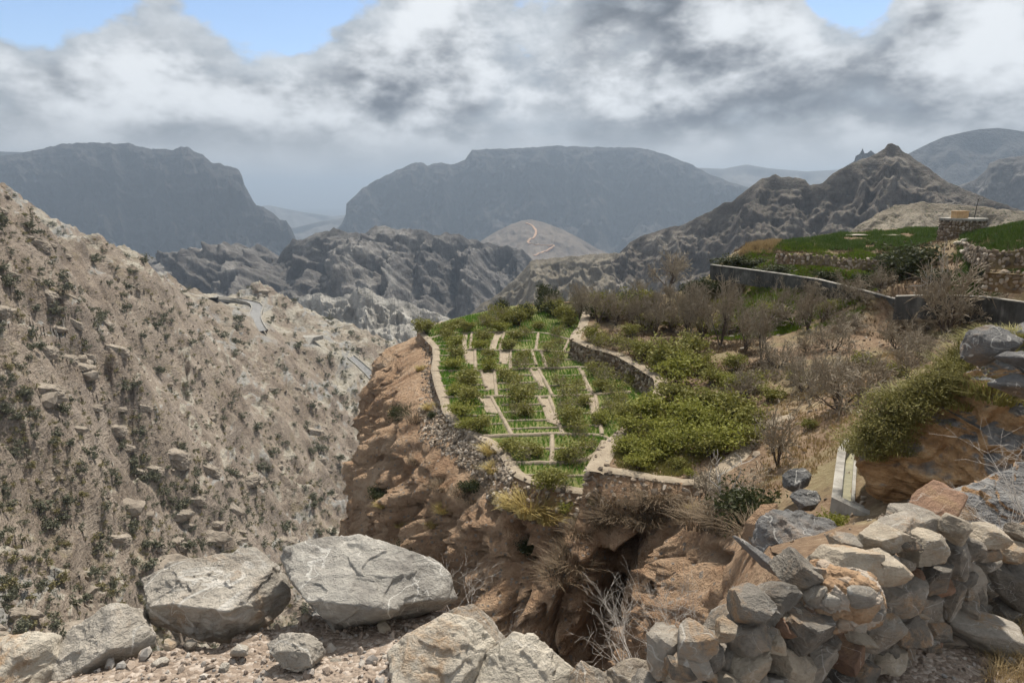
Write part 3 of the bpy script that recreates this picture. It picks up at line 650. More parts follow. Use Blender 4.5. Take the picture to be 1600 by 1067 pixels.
def hill_noise(x, y, z0):
    p = np.stack([x, y, z0], -1)
    k = np.full(x.shape, 1e9)
    for r in roads: k = np.minimum(k, nearest_on(x, y, r[:, :2])[0])
    k = np.minimum(k, np.hypot(x-pad[0], y-pad[1])-6)
    k = sstep(k, 3, 22)*.93+.07
    # gullies run down the fall line
    rg = 1.5*ridged(np.stack([x*.016+y*.011, y*.004-x*.003, x*0+2], -1)+.22*fbm(p/70, 3)[..., None], 4)-1.2
    big = fbm(p/np.array([70, 90, 90])+5, 4)
    # tilted slabs break through the scree
    dip = (z0 + .55*x - .25*y)/13
    slab = fbm(np.stack([x/30, y/42, dip*.55], -1)+9, 3)
    crag = sstep(slab, .02, .26)*2.6 + sstep(slab, .28, .42)*1.8
    crag = crag*(.35+.65*sstep(fbm(p/38+31, 3), -.15, .2)) 
    crag = crag + sstep(slab, .05, .3)*(ridged(p/np.array([6, 9, 6])+3, 3)-.8)*.55
    fine = fbm(p/11+1, 5, .58)*1.0 + (ridged(p/5+4, 3)-.8)*.4
    blk = np.floor(fbm(p/np.array([9, 9, 7])+50, 3)*5)/5
    # bedding planes tilt down to the right; the harder beds stand out as broken ledges
    wb = fbm(p/40+13, 3)
    bed = (z0*.80 + .42*x + .30*y)/8.5 + 1.1*wb; fr_ = bed-np.floor(bed); tooth = sstep(fr_, 0, .10)*(1-fr_)
    cv, ce = cells(np.stack([x/9+wb, y/11, bed*1.0], -1), 5); cv2, ce2 = cells(np.stack([x/3.2, y/4, bed*2.5], -1), 9)
    gv = np.zeros(x.shape); ge = np.zeros(x.shape); wx = 5*fbm(p/22+61, 3)
    for L, d_, w_ in gul:
        dd = np.abs(nearest_on(x, y, L[:, :2])[0]+wx); gv = gv - d_*np.exp(-(dd/w_)**1.1); ge = ge + .3*np.exp(-((dd-w_*1.1)/(w_*.5))**2)
    for c_, h_, w_ in knob: gv = gv + 1.0*h_*np.exp(-((np.hypot(x-c_[0], y-c_[1])+wx)/w_)**2); ge = ge+.35*np.exp(-((np.hypot(x-c_[0], y-c_[1])+wx)/w_)**2)
    crag = crag + gv
    om = sstep(ge + fbm(p/np.array([55, 70, 40])+33, 4)+.15*cv, -.05, .22)
    crag = crag + om*(tooth*2.3*(.35+cv) + (cv-.5)*1.2*sstep(ce, 0, .12) + (cv2-.5)*.9*sstep(ce2, 0, .15))
    return k*(rg*4.0 + big*4 + crag + fine + blk*.9*sstep(fbm(p/45+80, 3), -.1, .25))
def hill(x, y):
    z0 = hill0(x, y); return z0 + hill_noise(np.asarray(x, float), np.asarray(y, float), z0)
nu, nv = 720, 480
U = np.linspace(-520, 1010, nu); Yv = np.geomspace(52, 640, nv)
XX = ((U-800)/FPX)[:, None]*(Yv*1.0)[None]; YY = np.tile(Yv, (nu, 1))
Zh = hill(XX, YY)
hillV = np.stack([XX, YY, Zh], -1).reshape(-1, 3)
o = setting('hillside', npmesh('hillside', hillV, gridF(nu, nv), M['slope']), 'steep stony canyon side dotted with scrub filling the left')
hgrid = Zh
def ribbon(line, width, z=0.0, thick=.0):
    L = np.asarray(line, float); t = np.gradient(L[:, :2], axis=0); t /= np.linalg.norm(t, axis=1)[:, None]+1e-9
    nrm = np.stack([-t[:, 1], t[:, 0]], 1); wv = np.asarray(width)*np.ones(len(L))
    a = L.copy(); b = L.copy(); a[:, :2] += nrm*wv[:, None]/2; b[:, :2] -= nrm*wv[:, None]/2
    a[:, 2] += z; b[:, 2] += z
    if thick:
        V = np.stack([a-[0, 0, thick], a, b, b-[0, 0, thick]], 1).reshape(-1, 3); return V, gridF(len(L), 4)
    return np.stack([a, b], 1).reshape(-1, 3), gridF(len(L), 2)
for i, r in enumerate(roads):
    V, F = ribbon(r, 6.5, .9, 2.5); ro = setting('road', npmesh('road', V, F, M['asphalt'], False), ['grey mountain road curving over the spur', 'short stretch of grey road low on the canyon side'][i])
    for s in (-1, 1):
        L = r.copy(); t = np.gradient(L[:, :2], axis=0); t /= np.linalg.norm(t, axis=1)[:, None]; L[:, :2] += s*3.5*np.stack([-t[:, 1], t[:, 0]], 1)
        V, F = ribbon(L, .5, 1.6, 1.8); link('parapet', npmesh('parapet', V, F, M['concrete'], False), ro)
# levelled concrete pad beside the road
c = pad + np.array([0, 0, 1.0]); V = np.array([(-9, 3, 0.8), (1, 4, .8), (9, 3, .8), (4, -2, .3), (3, -8, -3.2), (-2, -7, -3.0), (-3, -1, .3)])
bm = bmesh.new(); vs = [bm.verts.new(c+v) for v in V]; fc = bm.faces.new(vs); ex = bmesh.ops.extrude_face_region(bm, geom=[fc])
for e in ex['geom']:
    if isinstance(e, bmesh.types.BMVert): e.co.z -= 2.5
bmesh.ops.recalc_face_normals(bm, faces=bm.faces); me = bpy.data.meshes.new('concrete_apron'); bm.to_mesh(me); bm.free(); me.materials.append(M['concrete'])
o = link('concrete_apron', me); o['label'] = 'pale concrete apron on the spur below the curving road'; o['category'] = 'concrete apron'
# zigzag track on the talus fan
dg = bpy.context.evaluated_depsgraph_get()
tb = BVHTree.FromPolygons([v.co[:] for v in talus.data.vertices], [p.vertices[:] for p in talus.data.polygons])
zz = []
for x, y in [(822, 349), (832, 353), (838, 361), (836, 369), (826, 377), (823, 380), (838, 383), (858, 384), (868, 386), (856, 391), (842, 396), (833, 400)]:
    h = tb.ray_cast(Vector((0, 0, 0)), Vector(ray(x, y)).normalized())
    if h[0]: zz.append(np.array(h[0]))
if len(zz) > 3:
    L = smoothline(dense(zz, 12), 1)
    for i, q in enumerate(L):
        h = tb.ray_cast(Vector((q[0], q[1], 500)), Vector((0, 0, -1)))
        if h[0]: L[i, 2] = h[0].z
    V, F = ribbon(L, 11, 3.0, 8); setting('dirt_track', npmesh('dirt_track', V, F, M['track'], False), 'orange dirt track zigzagging up the far talus fan')

# ------------------------------------------------------------------ the promontory with its terraces
def ZP(L): return np.array([atZ(*q) for q in L])
ZL = -16.0
rim_low = ZP([(905, 470, -15.6), (860, 473, -15.8), (800, 478, -16), (740, 490, -16), (690, 503, -16), (652, 516, -16), (664, 528, -16), (678, 543, -16), (679, 560, -16), (676, 576, -16), (681, 600, -16), (690, 624, -16), (695, 645, -16), (711, 661, -16), (735, 678, -16), (758, 688, -16), (775, 700, -16), (788, 715, -16), (800, 738, -16), (815, 750, -16), (841, 758, -16), (871, 764, -16), (912, 770, -16)])
inner = ZP([(917, 738, -14.6), (930, 716, -14.6), (945, 692, -14.5), (972, 672, -14.5), (1004, 640, -14.4), (1028, 608, -14.3), (1026, 594, -14.3), (1008, 582, -14.3), (992, 572, -14.3), (964, 556, -14.3), (920, 543, -14.3), (893, 531, -14.3), (896, 522, -14.3), (905, 513, -14.2), (912, 495, -14.2), (916, 478, -14.2), (912, 468, -14.4)])
rim_up = ZP([(917, 738, -14.6), (940, 736, -14.6), (975, 742, -14.6), (1010, 748, -14.6), (1050, 752, -14.6), (1090, 757, -14.6), (1120, 767, -14.2), (1150, 778, -13.4), (1180, 798, -12.2), (1196, 830, -10.8), (1206, 866, -9.0)])
rim_tail = np.array([(6.2, 12.5, -7.4), (5.6, 10, -6.2), (4.6, 7.6, -5.0), (3.6, 6.0, -4.2)])
low_poly = [tuple(p[:2]) for p in rim_low] + [tuple(p[:2]) for p in inner]
up_poly = [tuple(p[:2]) for p in inner[::-1]] + [tuple(p[:2]) for p in rim_up[1:]] + [tuple(p[:2]) for p in rim_tail[:2]] + [(30, 9), (75, 20), (80, 60), (75, 104), (45, 104), tuple(atZ(1300, 366, -5.7)[:2]), tuple(atZ(1195, 380, -6.1)[:2]), tuple(atZ(1150, 394, -7.0)[:2]), tuple(atZ(1120, 412, -8.4)[:2]), tuple(atZ(1104, 440, -10.6)[:2]), tuple(atZ(1060, 456, -12.6)[:2]), tuple(atZ(1000, 464, -13.8)[:2])]
gp = [(917, 735, -14.6), (960, 735, -14.6), (1000, 748, -14.6), (1090, 757, -14.6), (1050, 680, -14.5), (1000, 640, -14.4), (1028, 600, -14.3), (972, 672, -14.5), (1150, 640, -13.9), (1185, 700, -13.5), (945, 552, -14.3), (893, 530, -14.3), (905, 513, -14.2), (916, 478, -14.2), (1023, 520, -13.8), (1125, 540, -13.5), (1200, 515, -12.9), (1250, 490, -12.5), (1150, 478, -12.4), (1240, 447, -9.5), (1290, 455, -9.4), (1340, 464, -9.6), (1350, 485, -11.4), (1112, 440, -9.9), (1200, 440, -9.6),
      (1200, 396, -6.5), (1300, 401, -6.4), (1200, 378, -5.9), (1480, 375, -5.6), (1400, 406, -6.6), (1300, 421, -7.7), (1150, 408, -7.7), (1180, 420, -8.2), (1330, 445, -9.6), (1400, 445, -7.9), (1550, 380, -4.5), (1600, 362, -3.4), (1500, 402, -5.8), (1580, 430, -6.5), (1600, 455, -7.4), (1600, 495, -9.2), (1400, 495, -10.6), (1480, 365, -5.0), (1700, 360, -3), (1700, 450, -6.5),
      (1300, 640, -12), (1310, 530, -11.7), (1450, 580, -10.3), (1230, 735, -12.4), (1350, 620, -11.2), (1500, 540, -9), (1600, 580, -7.5), (1290, 700, -11.2), (1325, 705, -10.3), (1310, 785, -10.3), (1400, 800, -9.6), (1250, 780, -11), (1150, 778, -13.4), (1190, 800, -12.2), (1206, 866, -9.0), (1700, 700, -6)]
gpw = [tuple(atZ(*q)) for q in gp] + [(6.2, 12.5, -7.4), (5.6, 10, -6.4), (14, 10, -4.5), (30, 12, -3.5), (60, 20, -1), (60, 105, -6), (75, 60, -3)] + [tuple(atZ(*q)) for q in [(1300, 366, -5.7), (1195, 380, -6.1), (1150, 394, -7.0), (1120, 412, -8.4), (1104, 440, -10.6), (1060, 456, -12.6), (1000, 464, -13.8)]]
ground0 = TPS(gpw, .15)
def ground(x, y):
    x = np.asarray(x, float); y = np.asarray(y, float); z = ground0(x, y); p = np.stack([x, y, z*0], -1)
    d = nearest_on(x, y, [tuple(q[:2]) for q in inner])[0]
    return z + sstep(d, .3, 4)*(.28*fbm(p/5, 4) + .06*fbm(p/.8, 3))
def low(x, y):
    p = np.stack([np.asarray(x, float), np.asarray(y, float), np.zeros(np.shape(x))], -1); return ZL + .05*fbm(p/2.5, 3)
def clipped(poly, f, step, x0, x1, y0, y1):
    xs = np.arange(x0, x1, step); ys = np.arange(y0, y1, step); X, Y = np.meshgrid(xs, ys, indexing='ij')
    ins = inpoly(X, Y, poly); d, bx, by = nearest_on(X, Y, poly, True)
    near = (~ins) & (d < step*1.5); X = np.where(near, bx, X); Y = np.where(near, by, Y)
    Z = f(X, Y); F = gridF(len(xs), len(ys)); ok = (ins | near).ravel(); mid = ins.ravel()
    F = F[ok[F].all(1) & mid[F].any(1)]
    used = np.unique(F); mp = np.zeros(X.size, int); mp[used] = np.arange(len(used))
    return np.stack([X, Y, Z], -1).reshape(-1, 3)[used], mp[F]
V, F = clipped(low_poly, low, .35, -14, 16, 30, 104)
setting('terrace_ground', npmesh('terrace_ground', V, F, M['bed']), 'planted soil of the lower terrace')
V, F = clipped(up_poly, ground, .45, -2, 82, 8, 110)
setting('upper_ground', npmesh('upper_ground', V, F, M['earth']), 'brown earth of the orchard rising to the right')

# cliffs under the rim
rim = np.concatenate([rim_low, rim_up, rim_tail]); rim = dense(rim, .27)
nr = len(rim); sm = smoothline(rim, 40); t = np.gradient(sm[:, :2], axis=0); t /= np.linalg.norm(t, axis=1)[:, None]+1e-9
outn = np.stack([t[:, 1], -t[:, 0]], 1)
dep = np.concatenate([np.linspace(0, 3, 30), np.linspace(3.1, 24, 210), np.linspace(24.3, 66, 60)]); nd = len(dep)
Xc = np.empty((nr, nd, 3)); il = len(dense(rim_low, .27)); idx = np.arange(nr)
wl = 1-sstep(idx, il*.70, il*.93)                      # left flank
wh = sstep(idx, il+30, nr-20)                          # ravine head
o1 = (5.6*wl + 1.9*(1-wl)*(1-wh) + .6*wh)
off = o1[:, None]*(1-np.exp(-np.clip(dep-.8*wl[:, None], 0, 99)/(1.9+1.0*(1-wl[:, None])))) + dep[None]*(.12 + .26*((1-wl)*(1-wh))[:, None] + .10*wh[:, None])
Xc[..., :2] = rim[:, None, :2] + outn[:, None]*off[..., None]; Xc[..., 2] = rim[:, None, 2] - dep[None] - .02
ev = sstep(dep, .6, 5)[None]*(1-.75*wh[:, None])
q = Xc.copy()
lump = 1.9*fbm(q/np.array([7, 7, 12])+3, 2) + .8*np.abs(fbm(q/np.array([3.6, 3.6, 6.5])+8, 2))*2 - 1.0 + .6*(1-2*np.abs(perlin(q/np.array([1.9, 1.9, 4.2])+5))) + .32*fbm(q/np.array([1.0, 1.0, 1.5])+2, 4, .58)
lump += .5*sstep(fbm(q/np.array([2.8, 2.8, 4.5])+40, 3), .0, .35)
lump += .30*(ridged(q/np.array([.9, .9, 1.3])+15, 3)-.8) - .55*sstep(fbm(q/np.array([1.5, 1.5, 1.2])+90, 3), .22, .42)
wv_ = fbm(q/4+20, 3)[..., None]*np.array([.9, .9, .5])
cv, ce = cells((q+wv_)/np.array([2.6, 2.6, 4.2]), 2); cv2, ce2 = cells((q+wv_*.5)/np.array([1.0, 1.0, 1.5]), 4); cv3, ce3 = cells((q+wv_*.5)/np.array([.42, .42, .5]), 6)
lump += (cv-.5)*2.3*sstep(ce, 0, .14) - .75*(1-sstep(ce, 0, .16)) + (cv2-.5)*.85*sstep(ce2, 0, .16) - .22*(1-sstep(ce2, 0, .14)) + (cv3-.5)*.28
lump *= 1.2-.40*wl[:, None]
lump += wl[:, None]*1.9*np.exp(-((dep[None]-2.2)/1.3)**2)*sstep(fbm(q/np.array([6, 6, 30])+77, 2), -.2, .25)
dx = Xc[..., 0]/(Xc[..., 1]*CP - Xc[..., 2]*SP)*FPX+800; dy = 533.5-(Xc[..., 1]*SP+Xc[..., 2]*CP)/(Xc[..., 1]*CP-Xc[..., 2]*SP)*FPX
dent = np.zeros(dx.shape)
wob = fbm(q/1.6+60, 3)*.45
for (cx, cy_, rx, ry, ang, dp) in ((948, 950, 26, 90, .12, 6), (975, 868, 24, 60, .75, 4.5), (1012, 828, 11, 20, .8, 3), (815, 850, 15, 42, -.35, 2.6), (772, 790, 12, 22, 0, 1.6), (1045, 925, 30, 14, .3, 2.6), (690, 880, 14, 34, .3, 1.8), (612, 660, 12, 40, .2, 1.2), (870, 930, 10, 28, 0, 1.5), (1120, 870, 22, 16, 0, 1.4), (700, 960, 18, 30, .2, 2)):
    a, b = dx-cx, dy-cy_; ca, sa = math.cos(ang), math.sin(ang); u = (a*ca+b*sa)/rx; v = (-a*sa+b*ca)/ry
    dent += dp*(1-sstep(np.sqrt(u*u+v*v)+wob, .55, 1.15))
mv = ev*lump - dent*sstep(dep, .8, 2.2)[None]
Xc[..., :2] += outn[:, None]*mv[..., None]
Xc[..., 2] += ev*.5*fbm(q/2.2+12, 3)
lip = np.empty((nr, 1, 3)); lip[:, 0, :2] = rim[:, :2]-outn*.5; lip[:, 0, 2] = rim[:, 2]-.04
A = np.concatenate([lip, Xc], 1)
cliff = setting('cliff', npmesh('cliff', A.reshape(-1, 3), gridF(nr, nd+1), M['cliff']), 'red-brown eroded cliff with hollows and a cave under the terraces')
cb = BVHTree.FromPolygons(A.reshape(-1, 3).tolist(), gridF(nr, nd+1).tolist())
# earth banks and paths
def bank(line, width, h=.22, f=low, m='path', lift=.0):
    L = smoothline(dense(np.asarray(line)[:, :2] if np.shape(line)[1] > 2 else line, .4), 2); n = len(L)
    tt = np.gradient(L, axis=0); tt /= np.linalg.norm(tt, axis=1)[:, None]+1e-9; nn_ = np.stack([-tt[:, 1], tt[:, 0]], 1)
    prof = [(-.62, -.06), (-.42, .75), (-.15, 1.0), (.15, 1.0), (.42, .75), (.62, -.06)]
    V = np.empty((n, 6, 3)); zc = f(L[:, 0], L[:, 1])
    jit = .18*fbm(np.stack([L[:, 0], L[:, 1], L[:, 0]*0], -1)/1.1, 3)
    for i, (a_, b_) in enumerate(prof):
        V[:, i, :2] = L + nn_*((a_+.3*jit)*width)[:, None]; V[:, i, 2] = zc + b_*h*(1+jit) + lift
    return npmesh('earth_bank', V.reshape(-1, 3), gridF(n, 6), M[m])
def in3(L, d):      # move a line towards the terrace
    L = dense(np.asarray(L), .4); s_ = smoothline(L, 6); tt = np.gradient(s_[:, :2], axis=0); tt /= np.linalg.norm(tt, axis=1)[:, None]+1e-9
    M_ = L.copy(); M_[:, :2] -= d*np.stack([tt[:, 1], -tt[:, 0]], 1); return M_
setting('rim_path', bank(in3(rim_low[4:], .20), .62, .10), 'trodden path along the cliff rim of the lower terrace')
setting('wall_path', bank(in3(inner[::-1], .35)[::-1], .9, .08, ground, lift=.02), 'path along the top of the inner terrace wall')
setting('rim_path', bank(in3(rim_up[:7], .30), .62, .10, ground, lift=.02), 'path along the rim of the upper terrace')
setting('footpath', bank(ZP([(1085, 752, -14.6), (1130, 735, -14), (1165, 705, -13.7), (1185, 680, -13.5), (1205, 660, -13.2), (1240, 645, -12.6)]), 1.1, .07, ground, lift=.03), 'sandy footpath climbing from the terrace rim to the orchard')
gz = lambda x, y: tuple(atZ(x, y, ZL)[:2])
cross = [[(668, 530), (700, 522), (780, 520), (850, 521), (890, 531)], [(679, 547), (730, 547), (850, 549), (897, 552)], [(676, 581), (755, 580), (830, 577), (910, 575), (975, 578)], [(690, 622), (750, 621), (850, 621), (935, 617), (985, 614)], [(755, 682), (800, 681), (880, 680), (940, 681), (955, 690)], [(800, 724), (862, 724), (910, 722), (930, 712), (943, 692)]]
longs = [[(737, 520), (735, 547)], [(788, 520), (780, 548)], [(841, 522), (837, 548)], [(889, 531), (880, 551)], [(727, 547), (728, 566)], [(742, 548), (743, 579)], [(783, 549), (782, 568)], [(798, 549), (797, 578)], [(831, 549), (838, 572)], [(846, 550), (855, 576)], [(752, 581), (760, 606)], [(772, 581), (776, 620)], [(829, 579), (846, 606)], [(842, 578), (863, 618)], [(906, 577), (926, 616)], [(747, 621), (760, 636)], [(768, 622), (800, 680)], [(842, 622), (850, 636)], [(858, 621), (880, 680)], [(919, 620), (932, 665)], [(930, 618), (941, 680)], [(863, 682), (862, 723)]]
fine = [[(672, 536), (722, 534)], [(680, 556), (727, 556)], [(678, 566), (727, 566)], [(680, 604), (757, 602)], [(698, 651), (775, 650)], [(786, 645), (848, 643)], [(793, 659), (858, 657)], [(778, 600), (840, 598)], [(855, 604), (918, 601)], [(748, 562), (781, 561)], [(800, 562), (832, 561)], [(866, 650), (925, 646)], [(690, 526), (720, 526)], [(676, 541), (724, 540)], [(679, 573), (727, 573)], [(680, 592), (754, 590)], [(684, 612), (762, 611)], [(693, 637), (770, 636)], [(706, 664), (785, 663)], [(740, 533), (772, 533)], [(790, 533), (830, 533)], [(845, 535), (884, 537)], [(745, 571), (782, 570)], [(800, 571), (838, 570)], [(858, 562), (905, 563)], [(778, 588), (834, 587)], [(779, 610), (848, 608)], [(866, 588), (910, 587)], [(870, 611), (922, 609)], [(783, 634), (846, 632)], [(798, 671), (872, 669)], [(872, 634), (922, 632)], [(880, 668), (934, 665)], [(775, 700), (860, 702)], [(866, 702), (925, 700)], [(820, 745), (918, 745)], [(930, 590), (972, 592)], [(935, 640), (965, 632)]]
for L in cross: setting('earth_bank', bank([gz(*q) for q in L], .34, .17))
for L in longs: setting('earth_bank', bank([gz(*q) for q in L], .28, .15))
for L in fine: setting('earth_bank', bank([gz(*q) for q in L], .20, .12))
bare = [[(722, 520), (731, 520), (729, 546), (722, 546)], [(773, 521), (785, 521), (774, 546), (764, 546)], [(727, 549), (740, 549), (740, 570), (727, 570)], [(782, 550), (796, 550), (793, 570), (781, 568)], [(754, 583), (771, 583), (772, 610), (760, 610)], [(830, 580), (842, 580), (852, 606), (842, 606)], [(748, 623), (768, 623), (785, 648), (760, 645)], [(843, 624), (858, 624), (872, 665), (855, 660)], [(920, 622), (931, 622), (940, 668), (930, 668)], [(906, 579), (912, 579), (925, 612), (918, 612)]]
bareW = [[gz(*q) for q in b_] for b_ in bare]
for b_ in bareW:
    c = np.array(b_); V = np.concatenate([np.c_[c, np.full(len(c), ZL+.055)], np.c_[c, np.full(len(c), ZL-.2)]])
    o = setting('bare_strip', npmesh('bare_strip', V[:4], [[0, 1, 2, 3]], M['path']))
    # low ribs across each strip are the ends of its furrows
lines = [np.array([gz(*q) for q in L]) for L in cross+longs+fine]

# crops in rows
def blades(n, h, spread, lean, wid, g, seg=2):
    """one clump of grass: n curved blades"""
    VV, FF = [], []
    for i in range(n):
        a = g.uniform(0, 2*math.pi); r = spread*math.sqrt(g.uniform()); b_ = np.array((r*math.cos(a), r*math.sin(a), 0))
        hh = h*g.uniform(.6, 1.1); d = np.array((math.cos(a+g.normal()*.5), math.sin(a+g.normal()*.5), 0)); s_ = np.array((-d[1], d[0], 0))*wid
        ln = lean*g.uniform(.3, 1.2); k = len(VV)
        for j in range(seg+1):
            f_ = j/seg; c = b_ + d*hh*ln*f_*f_ + np.array((0, 0, hh*(f_-.35*ln*f_*f_))); ww = (1-f_*.92)
            VV += [c-s_*ww, c+s_*ww]
        for j in range(seg): FF.append([k+2*j, k+2*j+1, k+2*j+3, k+2*j+2])
    return np.array(VV), np.array(FF)
g = np.random.default_rng(5)
tuft = [blades(8, .30, .09, .5, .02, g, 1) for _ in range(4)]
pp = []
xs = np.arange(-14, 16, .30); ys = np.arange(31, 92, .22)
X, Y = np.meshgrid(xs, ys, indexing='ij'); X = X + .05*g.normal(size=X.shape) - .02*(Y-50); Y = Y+.06*g.normal(size=Y.shape)
X, Y = X.ravel(), Y.ravel()
k = inpoly(X, Y, low_poly) & (nearest_on(X, Y, low_poly, True)[0] > .55)
for L in lines: k &= nearest_on(X, Y, L)[0] > .16
for b_ in bareW: k &= ~inpoly(X, Y, b_)
dn = fbm(np.stack([X/3.5, Y/4.5, X*0], -1), 3); lf = X - np.interp(Y, [34, 50, 80], [1.5, -1.5, -7.5])
k &= (dn > -.55 - .25*(lf < 0)) & (g.uniform(size=X.shape) < .95)
X, Y, dn, lf = X[k], Y[k], dn[k], lf[k]
V, F = joined(tuft, np.stack([X, Y, low(X, Y)], 1), np.clip(.85+.5*dn+.25*(lf < 0), .35, 1.5), rotz(g.uniform(0, 6.28, len(X))))
link('crop_rows', npmesh('crop_rows', V, F, M['crop'], False), kind='stuff', label='rows of young green crop in the terrace beds')

# dry stone facing of the terrace walls
lowstone = []
for i in range(5):
    gg = np.random.default_rng(100+i); v, f_ = ico(1); v = v*np.array([1, .8, .62]); v = v*(1+.22*gg.normal(size=(len(v), 1))); lowstone.append((v, f_))
def facing(tops, depth, size, m='drystone', seed=0, batter=.08, normal=None, dens=1.25):
    """courses of stones covering a wall face: tops = [(x, y, ztop)], depth = height"""
    gg = np.random.default_rng(seed); L = dense(np.asarray(tops), size*1.25); s_ = smoothline(L, 8)
    tt = np.gradient(s_[:, :2], axis=0); tt /= np.linalg.norm(tt, axis=1)[:, None]+1e-9; nn_ = np.stack([tt[:, 1], -tt[:, 0]], 1)
    pos = []; dpt = depth*np.ones(len(L))
    for i in range(len(L)):
        for d_ in np.arange(0, dpt[i], size*.95/dens*1.2):
            q = L[i].copy(); q[2] -= d_ + gg.normal()*size*.15; q[:2] += nn_[i]*(d_*batter+gg.normal()*size*.12) + tt[i]*gg.normal()*size*.3; pos.append(q)
    pos = np.array(pos); n = len(pos); rot = randrot(n, gg)
    V, F = joined(lowstone, pos, size*gg.uniform(.42, .85, (n, 1))*gg.uniform(.8, 1.25, (n, 3)), rot)
    return npmesh('stones', V, F, M[m], False)
def wall_back(tops, depth, batter=.08, thick=.35, m='earth'):
    L = dense(np.asarray(tops), .5); s_ = smoothline(L, 4); tt = np.gradient(s_[:, :2], axis=0); tt /= np.linalg.norm(tt, axis=1)[:, None]+1e-9; nn_ = np.stack([tt[:, 1], -tt[:, 0]], 1)
    V = np.empty((len(L), 3, 3)); V[:, 0] = L; V[:, 0, :2] -= nn_*thick; V[:, 1] = L; V[:, 2] = L; dd = depth*np.ones(len(L)); V[:, 2, 2] -= dd; V[:, 2, :2] += nn_*(dd*batter)[:, None]
    V[:, :, 2] -= .04
    return npmesh('core', V.reshape(-1, 3), gridF(len(L), 3), M[m])
def drywall(tops, depth, size, label, seed, batter=.08):
    o = thing('dry_stone_wall', label, 'stone wall', tuple(np.mean(np.asarray(tops), 0)*0))
    link('stones', facing(tops, depth, size, seed=seed, batter=batter), o, kind='stuff'); link('core', wall_back(tops, depth, batter), o)
    return o
iw = inner[::-1].copy(); iw[:, 2] = ground0(iw[:, 0], iw[:, 1])-.06
drywall(iw, 1.75, .30, 'inner dry stone wall between the lower terrace and the orchard', 1, .04)
drywall(rim_low[12:], 1.5, .26, 'low stone wall holding the rounded front of the lower terrace', 2, .95)
ru = rim_up[:7].copy(); ru[:, 2] -= .07
drywall(ru, 1.3, .28, 'pale stone wall at the step in front of the orchard terrace', 3, .85)
# loose rubble shed down the flank below the rim
pos = []
gg = np.random.default_rng(12)
for i in range(9000):
    x = gg.uniform(655, 800); y = gg.uniform(535, 775)
    xr = np.interp(y, [530, 560, 600, 650, 690, 740, 770], [668, 679, 682, 698, 760, 801, 860])
    wdt = np.interp(y, [530, 560, 620, 680, 730, 770], [14, 18, 30, 110, 70, 30])
    if not (xr-wdt < x < xr-1) or gg.uniform() > 1.15-(xr-x)/wdt: continue
    h = cb.ray_cast(Vector((0, 0, 0)), Vector(ray(x, y)).normalized())
    if h[0]: pos.append(np.array(h[0]))
    if len(pos) > 3400: break
pos = np.array(pos); n = len(pos)
V, F = joined(lowstone, pos, gg.uniform(.07, .20, (n, 1))*gg.uniform(.7, 1.3, (n, 3)), randrot(n, gg))
link('rubble', npmesh('rubble', V, F, M['drystone'], False), kind='stuff', label='loose grey rubble on the flank below the lower terrace rim')

# ------------------------------------------------------------------ plants
def shrub(seed, nleaf=1500, lsize=.055, flat=.72, stems=11, clumps=46, low_=.12):
    g = np.random.default_rng(seed); segs = []; cc = []
    for i in range(stems):
        a = g.uniform(0, 6.283); tip = np.array((math.cos(a)*g.uniform(.15, .75), math.sin(a)*g.uniform(.15, .75), flat*g.uniform(1.0, 1.7)))
        b0 = np.array((math.cos(a)*.08, math.sin(a)*.08, 0)); mid = (b0+tip)*.5+g.normal(size=3)*.08; mid[2] += .05
        segs += [(b0, mid, .03, .02), (mid, tip, .02, .008)]
        for j in range(5):
            s0 = mid+(tip-mid)*g.uniform(0, .9); e = s0+g.normal(size=3)*.22+np.array((math.cos(a)*.14, math.sin(a)*.14, .1)); segs.append((s0, e, .009, .004)); cc.append(e)
        cc.append(tip)
    while len(cc) < clumps:
        d = g.normal(size=3); d /= np.linalg.norm(d); r = g.uniform(.6, 1.0); d = d*r*(1+.18*g.normal()); cc.append(np.array((d[0], d[1], flat*(1.0+d[2]*.95)+low_)))
    cc = np.array(cc); w_ = g.integers(0, len(cc), nleaf); pos = cc[w_]+g.normal(size=(nleaf, 3))*np.array([.17, .17, .12])
    pos = pos[pos[:, 2] > low_*.6]
    return tubes(segs, 3), leaves(pos, lsize*g.uniform(.6, 1.3, len(pos)), .55, g=g)
